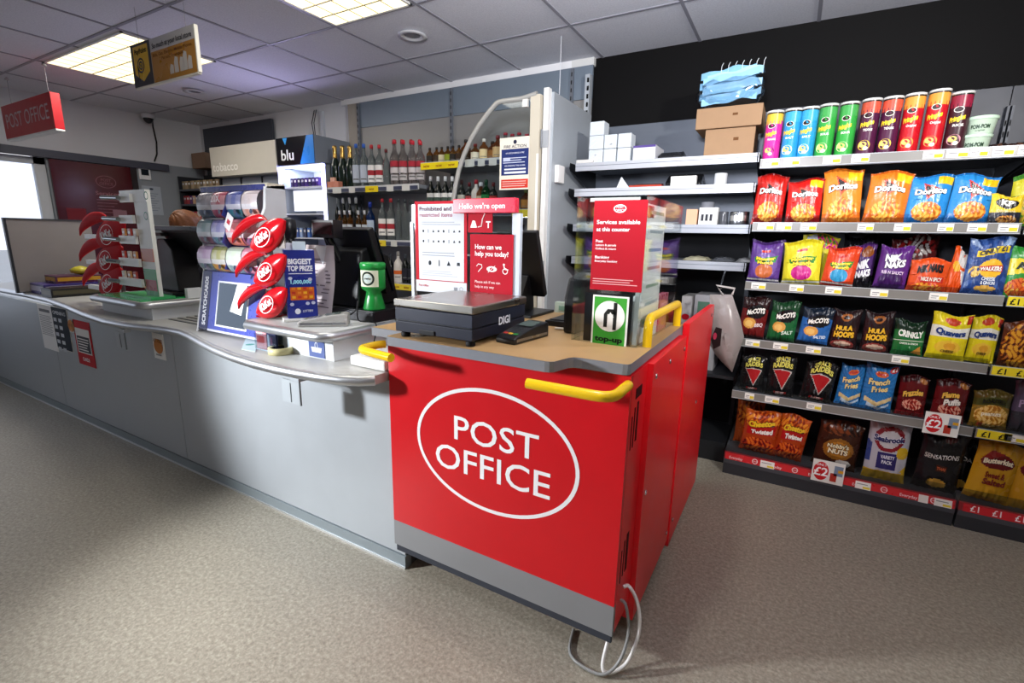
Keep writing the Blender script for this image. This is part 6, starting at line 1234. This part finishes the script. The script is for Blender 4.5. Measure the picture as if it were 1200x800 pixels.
# perpendicular dark-framed screen at the end of the counter
es=thing('end_screen','dark framed grey screen standing across the far end of the counter','screen',(-4.96,1.5,Wz))
obj('panel',MB().box(-4.965,-4.955,1.285,1.78,Wz+.006,1.335,'#8b8684','gloss'),es)
obj('frame',MB().box(-4.975,-4.945,1.27,1.285,Wz,1.345,'#2a2d33','black').box(-4.972,-4.948,1.285,1.78,1.335,1.345,'#3a3d42','black').box(-4.972,-4.948,1.285,1.78,Wz,Wz+.006,'#2a2d33','black'),es)
def sbox(lab,x0,x1,y0,y1,z0,h,col,top,open_=False,lid=None):
    m=MB().box(x0,x1,y0,y1,z0+.0004,z0+h,col,'print_'); rect(m,x0+.01,x1-.01,z0+h*.3,z0+h*.8,y0-.0006,top,'print_'); m.quad((x1+.0006,y0+.01,z0+h*.3),(x1+.0006,y1-.01,z0+h*.3),(x1+.0006,y1-.01,z0+h*.8),(x1+.0006,y0+.01,z0+h*.8),top,'print_')
    return obj('sweet_box',m,None,lab,cat='box',group='sweet boxes at the far end of the counter',bevel=.002)
sbox('purple and white sweet box at the far end of the counter',-4.92,-4.66,1.34,1.72,.8005,.075,'#4a3f86','#c9c4d6')
sbox('brightly coloured sweet box on top of the purple one',-4.88,-4.68,1.42,1.70,.876,.055,'#5a2a4a','#d8a030')
sbox('dark display box with gold edge beside the purple box',-4.62,-4.44,1.31,1.62,.8005,.06,'#16171b','#55503a')
sbox('small pale blue box behind the dark display box',-4.60,-4.46,1.64,1.74,.8005,.10,'#a8b8c0','#6aa0b8')
obj('sweet_bag',MB().lathe([(.01,0),(.06,.015),(.065,.04),(.03,.06),(.004,.066)],(-4.76,1.60,.9316),'#c2b53a','foil',14),None,'yellow bag of sweets on the coloured sweet box',cat='sweets')
obj('tool',MB().tube([(-3.62,1.285,.806),(-3.45,1.30,.808),(-3.30,1.30,.812)],.005,'#e6e6e6','plastic',8),None,'thin white stylus lying on the worktop before the far till',cat='stylus')
# ------------------------------------------------------------------ left wall things
rp=thing('wall_display','dark red panel with faint oval logo and notices on the left wall','panel',(LW+.02,2.25,1.4))
obj('board',MB().box(LW+.002,LW+.03,1.945,2.585,.5,WZ-.075,'#4c0b15','gloss'),rp)
rv=Vector((0,1,0)); xq=LW+.031
m=MB().disc((xq,2.36,1.74),rv,ZU,.085,.06,'#8a5560','print_',28,.006); m.text('POST',(xq,2.36,1.745),rv,ZU,.025,'#8a5560'); m.text('OFFICE',(xq,2.36,1.71),rv,ZU,.025,'#8a5560')
m.text('Services',(xq,2.36,1.61),rv,ZU,.035,'#9a6a72',w=.2); 
for i in range(5): m.quad((xq,2.26,1.56-i*.03),(xq,2.26+.2-.03*(i%3),1.56-i*.03),(xq,2.26+.2-.03*(i%3),1.567-i*.03),(xq,2.26,1.567-i*.03),'#84505a','print_')
obj('lettering',m,rp)
obj('sheet',MB().box(xq,xq+.002,2.01,2.16,1.25,1.47,'#7a2a34','paper').box(xq,xq+.002,2.38,2.50,1.35,1.47,'#8f6a74','paper'),rp)
obj('edge_strip',MB().box(LW+.002,LW+.035,2.586,2.64,.5,WZ-.02,'#2a2324','black'),rp)
th=thing('thermostat','white wall thermostat with dark screen on the grey wall','thermostat',(LW,2.73,1.86))
obj('case',MB().box(LW+.001,LW+.025,2.665,2.775,1.80,1.925,'#e6e8ea','plastic'),th,bevel=.006); obj('screen',MB().box(LW+.0255,LW+.027,2.685,2.755,1.845,1.905,'#20262e','gloss'),th)
m=MB().box(LW+.001,LW+.003,2.68,2.86,1.44,1.74,'#a9b2bc','paper'); 
for i in range(8): m.quad((LW+.0035,2.70,1.66-i*.025),(LW+.0035,2.83-.02*(i%3),1.66-i*.025),(LW+.0035,2.83-.02*(i%3),1.665-i*.025),(LW+.0035,2.70,1.665-i*.025),'#7a828c','paper')
m.disc((LW+.0035,2.77,1.71),rv,ZU,.02,.01,'#33404e','paper',14)
obj('notice',m,None,'pale sheet of paper pinned below the wall thermostat',cat='notice')
obj('cable',MB().tube([(LW+.012,2.865,H-.01),(LW+.012,2.86,2.36),(LW+.012,2.875,2.2),(LW+.012,2.865,2.08),(LW+.012,2.83,2.0)],.008,'#2a2a2c','rubber',8),None,'dark cable running down the white wall header below the camera',cat='cable')
cv=thing('security_camera','white dome security camera at the top of the left wall','camera',(-5.97,2.77,H))
obj('housing',MB().lathe([(.001,0),(.06,0),(.062,-.03),(.055,-.045),(.001,-.045)][::-1],(-5.97,2.77,H-.007),'#d6d8dc','plastic',24),cv); obj('dome',MB().lathe([(.001,-.095),(.02,-.09),(.036,-.075),(.045,-.055),(.046,-.045)],(-5.97,2.77,H-.007),'#2a2c32','gloss',22),cv)
obj('wall_box',MB().box(-5.96,-5.70,BW-.20,BW-.001,1.96,2.12,'#8a7260','card'),None,'brown box on the high shelf in the far corner',cat='box')
# bare tree outside
tr=MB(); rn=random.Random(4)
def branch(p,d,L_,r,n):
    q=p+d*L_; tr.tube([p,(p+q)/2+Vector((0,rn.uniform(-.05,.05),rn.uniform(-.05,.05))),q],[r,r*.8,r*.6],'#6a625c','card',6)
    if n: 
        for s in (-1,1,.3): branch(q,(d+Vector((rn.uniform(-.3,.3),s*.7,rn.uniform(-.25,.5)))).normalized(),L_*.68,r*.55,n-1)
branch(Vector((-11,2.2,0)),Vector((0,-.1,1)),1.9,.07,4)
obj('bare_tree',tr,None,'bare tree outside the shop window',cat='tree')
struct('ground',MB().box(-40,LW-.12,-20,20,-.1,-.05,'#a8a8a6','card'))
# ------------------------------------------------------------------ hanging signs
HY=1.60; po=thing('hanging_sign','red POST OFFICE sign hanging from the ceiling','sign',(-5.18,HY,2.1))
a,b=pX(4,143,HY),pX(61,126,HY); zt=2.238; zb=1.99
m=MB().box(a,b,HY,HY+.055,zb,zt,'#c41622','satin'); m.box(a,b,HY+.001,HY+.054,zb-.012,zb,'#f0f0ec','paper'); m.text('POST OFFICE',((a+b)/2,HY-.001,zb+.075),XR,ZU,.105,'#d8c4c6',w=(b-a)*.86,bold=0)
obj('panel',m,po)
for x in (a+.12,b-.12): obj('wire',MB().tube([(x,HY+.035,zt),(x,HY+.035,H-.012)],.0015,'#8a8a90','plastic',6).lathe([(.018,0),(.012,.01),(.003,.02)],(x,HY+.035,H-.026),'#c8c8cc','paint',12),po)
HY=1.50; pp=thing('hanging_sign','yellow and black payment sign hanging from the ceiling','sign',(-3.0,HY,2.17))
a,b=-3.328,-2.692; zt,zb=2.272,2.058
m=MB().box(a,b,HY,HY+.018,zb,zt,'#c0bfc2','print_').box(a,b,HY,HY+.018,zb-.008,zb,'#e8e6dc','paper').box(b,b+.008,HY,HY+.018,zb,zt,'#d6d6d2','paper'); y=HY-.001; w_=b-a; h_=zt-zb; s=a+w_*.33
rect(m,a,s,zb,zt,y,'#26242a','print_'); m.poly([(a+w_*.04,y-.0006,zt-h_*.06),(a+w_*.04,y-.0006,zb+h_*.3),(a+w_*.17,y-.0006,zb+h_*.10),(a+w_*.29,y-.0006,zb+h_*.3),(a+w_*.29,y-.0006,zt-h_*.06)],'#e0b41a','print_')
m.text('PayPoint',(a+w_*.165,y-.0012,zt-h_*.24),XR,ZU,h_*.11,'#2a2420',w=w_*.2,bold=.03)
cx=a+w_*.15; cz=zb+h_*.48; m.disc((cx,y-.0012,cz),XR,ZU,.038,.038,'#1d1a1c','print_',24,.009); m.disc((cx,y-.0012,cz),XR,ZU,.022,.022,'#1d1a1c','print_',24,.008); m.quad((cx-.038,y-.0012,cz-.068),(cx-.029,y-.0012,cz-.068),(cx-.029,y-.0012,cz),(cx-.038,y-.0012,cz),'#1d1a1c','print_'); m.disc((cx,y-.0012,cz),XR,ZU,.007,.007,'#1d1a1c','print_',14)
rect(m,s+.004,b,zb,zt-h_*.30,y,'#b07a1e','print_'); m.text('So much at your local store',((s+b)/2,y-.0006,zt-h_*.23),XR,ZU,h_*.11,'#33313a',w=(b-s)*.9,bold=.02)
m.text('Bills, Gas, Electric, Mobile Phones,',((s+b)/2,y-.0006,zt-h_*.42),XR,ZU,h_*.07,'#6a3a12',w=(b-s)*.9); m.text('Parcels, Transport',((s+b)/2,y-.0006,zt-h_*.53),XR,ZU,h_*.07,'#6a3a12',w=(b-s)*.5)
for i,(x,hh) in enumerate(((.45,.2),(.56,.34),(.68,.30),(.76,.40),(.86,.28))): m.poly([(s+(b-s)*(x-.04),y-.0006,zb+h_*.1),(s+(b-s)*(x+.05),y-.0006,zb+h_*.1),(s+(b-s)*(x+.05),y-.0006,zb+h_*(hh+.08)),(s+(b-s)*(x-.01),y-.0006,zb+h_*(hh+.12)),(s+(b-s)*(x-.04),y-.0006,zb+h_*hh)],'#c9c4c0','print_')
obj('panel',m,pp)
for x in (a+.08,b-.08): obj('wire',MB().tube([(x,HY+.009,zt),(x,HY+.009,H-.006)],.001,'#9a9aa0','plastic',6),pp)
cw=at(658,41,Z=H-.004)
obj('cord',MB().tube([(cw.x,cw.y,H-.01),(cw.x,cw.y,H-.09),(cw.x+.001,cw.y,2.12)],.0022,'#d4d6da','plastic',6),None,'thin pale cord hanging from a ceiling hook near the black wall',cat='cord')
# ------------------------------------------------------------------ person bending behind the far till
pr=thing('person','ginger-haired person in dark clothes bending down behind the far till','person',(-4.22,2.4,0))
def skin(name,verts,edges,rad,parent,col,f,root=0,extra=None):
    me=bpy.data.meshes.new(name); me.from_pydata([v for v in verts],edges,[]); o=bpy.data.objects.new(name,me); COL.objects.link(o)
    sk=o.modifiers.new('s','SKIN'); ss=o.modifiers.new('d','SUBSURF'); ss.levels=2; ss.render_levels=2
    for i,r in enumerate(rad): d=me.skin_vertices[0].data[i]; d.radius=r if isinstance(r,tuple) else (r,r); d.use_root=(i==root)
    dg=bpy.context.evaluated_depsgraph_get(); me2=bpy.data.meshes.new_from_object(o.evaluated_get(dg)); bpy.data.objects.remove(o)
    mb=MB(); mb.geo([tuple(v.co) for v in me2.vertices],[tuple(p.vertices) for p in me2.polygons],col,f,True)
    if extra: extra(mb)
    return obj(name,mb,parent)
bx_=-4.22
V=[(bx_,2.52,.90),(bx_,2.46,1.06),(bx_,2.36,1.20),(bx_,2.27,1.275),(bx_,2.21,1.30),(bx_,2.15,1.305),(bx_,2.11,1.28),
   (bx_-.17,2.34,1.22),(bx_-.23,2.20,1.02),(bx_-.19,2.02,.90),(bx_-.17,1.97,.87),
   (bx_+.17,2.34,1.22),(bx_+.23,2.20,1.02),(bx_+.19,2.02,.90),(bx_+.17,1.97,.87),
   (bx_-.10,2.53,.86),(bx_-.11,2.48,.48),(bx_-.11,2.54,.09),(bx_-.11,2.44,.04),(bx_+.10,2.53,.86),(bx_+.11,2.48,.48),(bx_+.11,2.54,.09),(bx_+.11,2.44,.04)]
E_=[(0,1),(1,2),(2,3),(3,4),(4,5),(5,6),(2,7),(7,8),(8,9),(9,10),(2,11),(11,12),(12,13),(13,14),(0,15),(15,16),(16,17),(17,18),(0,19),(19,20),(20,21),(21,22)]
Rr=[(.14,.11),(.13,.10),(.14,.10),.055,.05,.075,.055, .05,.042,.032,.03,.05,.042,.032,.03,.085,.058,.04,.035,.085,.058,.04,.035]
hc=Vector((bx_,2.135,1.315))
def head(mb):
    nu,nv=24,16; V=[]; 
    for j in range(nv+1):
        for i in range(nu):
            th=PI*j/nv; a=2*PI*i/nu; x,y,z=math.sin(th)*math.cos(a),math.sin(th)*math.sin(a),math.cos(th)
            k=1-.18*max(0,-z)*max(0,y+.3)
            if z<0: x*=.86
            V.append(Vector((x*.075*k,y*.098*k,z*.112)))
    ang=.9; rot=Matrix.Rotation(ang,3,'X')   # tipped down towards the counter
    V=[hc+rot@v for v in V]; mb.geo(V,[(j*nu+i,(j+1)*nu+i,(j+1)*nu+(i+1)%nu,j*nu+(i+1)%nu) for j in range(nv) for i in range(nu)],'#c08a70','skin',True)
    pt=lambda x,y,z: hc+rot@Vector((x,y,z))
    mb.tube([pt(0,-.088,.02),pt(0,-.106,-.012),pt(0,-.112,-.022),pt(0,-.096,-.03)],[.007,.010,.012,.007],'#c08a70','skin',8)
    for s in (-1,1):
        mb.lathe([(.001,-.01),(.009,-.006),(.011,0),(.009,.006),(.001,.01)],pt(s*.03,-.078,.008),'#e8e4e0','gloss',12); e=pt(s*.03,-.089,.008); mb.lathe([(.001,-.005),(.005,0),(.001,.005)],e,'#2a1c14','gloss',10)
        mb.tube([pt(s*.072,.0,.02),pt(s*.082,.008,.012),pt(s*.08,.008,-.012),pt(s*.071,.0,-.025)],[.006,.011,.010,.005],'#b87e66','skin',8)
        hb=Vector((bx_+s*.17,1.955,.86))
        for k in range(4):
            o=Vector(((k-1.5)*.018,0,0)); L_=[.066,.075,.07,.056][k]; mb.tube([hb+o+Vector((0,.02,0)),hb+o+Vector((0,-.02,.004)),hb+o+Vector((0,-.02-L_*.55,-.008)),hb+o+Vector((0,-.02-L_,-.03))],[.011,.010,.009,.007],'#c08a70','skin',8)
        mb.tube([hb+Vector((-s*.025,.02,0)),hb+Vector((-s*.05,-.01,-.004)),hb+Vector((-s*.055,-.045,-.012))],[.012,.010,.008],'#c08a70','skin',8)
    mb.tube([pt(-.022,-.088,-.055),pt(0,-.094,-.055),pt(.022,-.088,-.055)],[.003,.006,.003],'#a05a52','skin',8)
body=skin('body',V,E_,Rr,pr,'#c08a70','skin',0,head)
up=[0,1,2,3,7,8,9,11,12,13]; idx={v:i for i,v in enumerate(up)}
jr={0:(.15,.12),1:(.145,.115),2:(.155,.115),3:.07,7:.064,8:.056,9:.044,11:.064,12:.056,13:.044}
skin('jumper',[V[i] for i in up],[(idx[a],idx[b]) for a,b in E_ if a in idx and b in idx],[jr[i] for i in up],pr,'#17161c','cloth')
lo=[0,15,16,17,19,20,21]; idx={v:i for i,v in enumerate(lo)}; jr={0:(.15,.12),15:.1,16:.072,17:.055,19:.1,20:.072,21:.055}
skin('trousers',[V[i] for i in lo],[(idx[a],idx[b]) for a,b in E_ if a in idx and b in idx],[jr[i] for i in lo],pr,'#1c1d24','cloth')
hm=MB(); nu,nv=40,18; rot=Matrix.Rotation(.9,3,'X'); rn=random.Random(2); hv=[]
for j in range(nv+1):
    for i in range(nu):
        th=PI*.66*j/nv; a=2*PI*i/nu; x,y,z=math.sin(th)*math.cos(a),math.sin(th)*math.sin(a),math.cos(th)
        if y<-.3 and z<.35: z=.35+ (z-.35)*.2; 
        k=1.13+.05*math.sin(a*11+j)+.03*math.sin(a*23-j*2); v=Vector((x*.08*k*1.05,(y*.10+.006)*k,z*.112*k)); hv.append(hc+rot@v)
hm.geo(hv,[(j*nu+i,(j+1)*nu+i,(j+1)*nu+(i+1)%nu,j*nu+(i+1)%nu) for j in range(nv) for i in range(nu)],'#633c22','hair',True)
obj('hair',hm,pr,label='short ginger-brown hair')
obj('lanyard',MB().tube([(bx_+.06,2.27,1.345),(bx_+.13,2.16,1.29),(bx_+.16,2.10,1.20),(bx_+.15,2.06,1.10)],.014,'#b07a9a','cloth',8),pr,label='mauve strap')
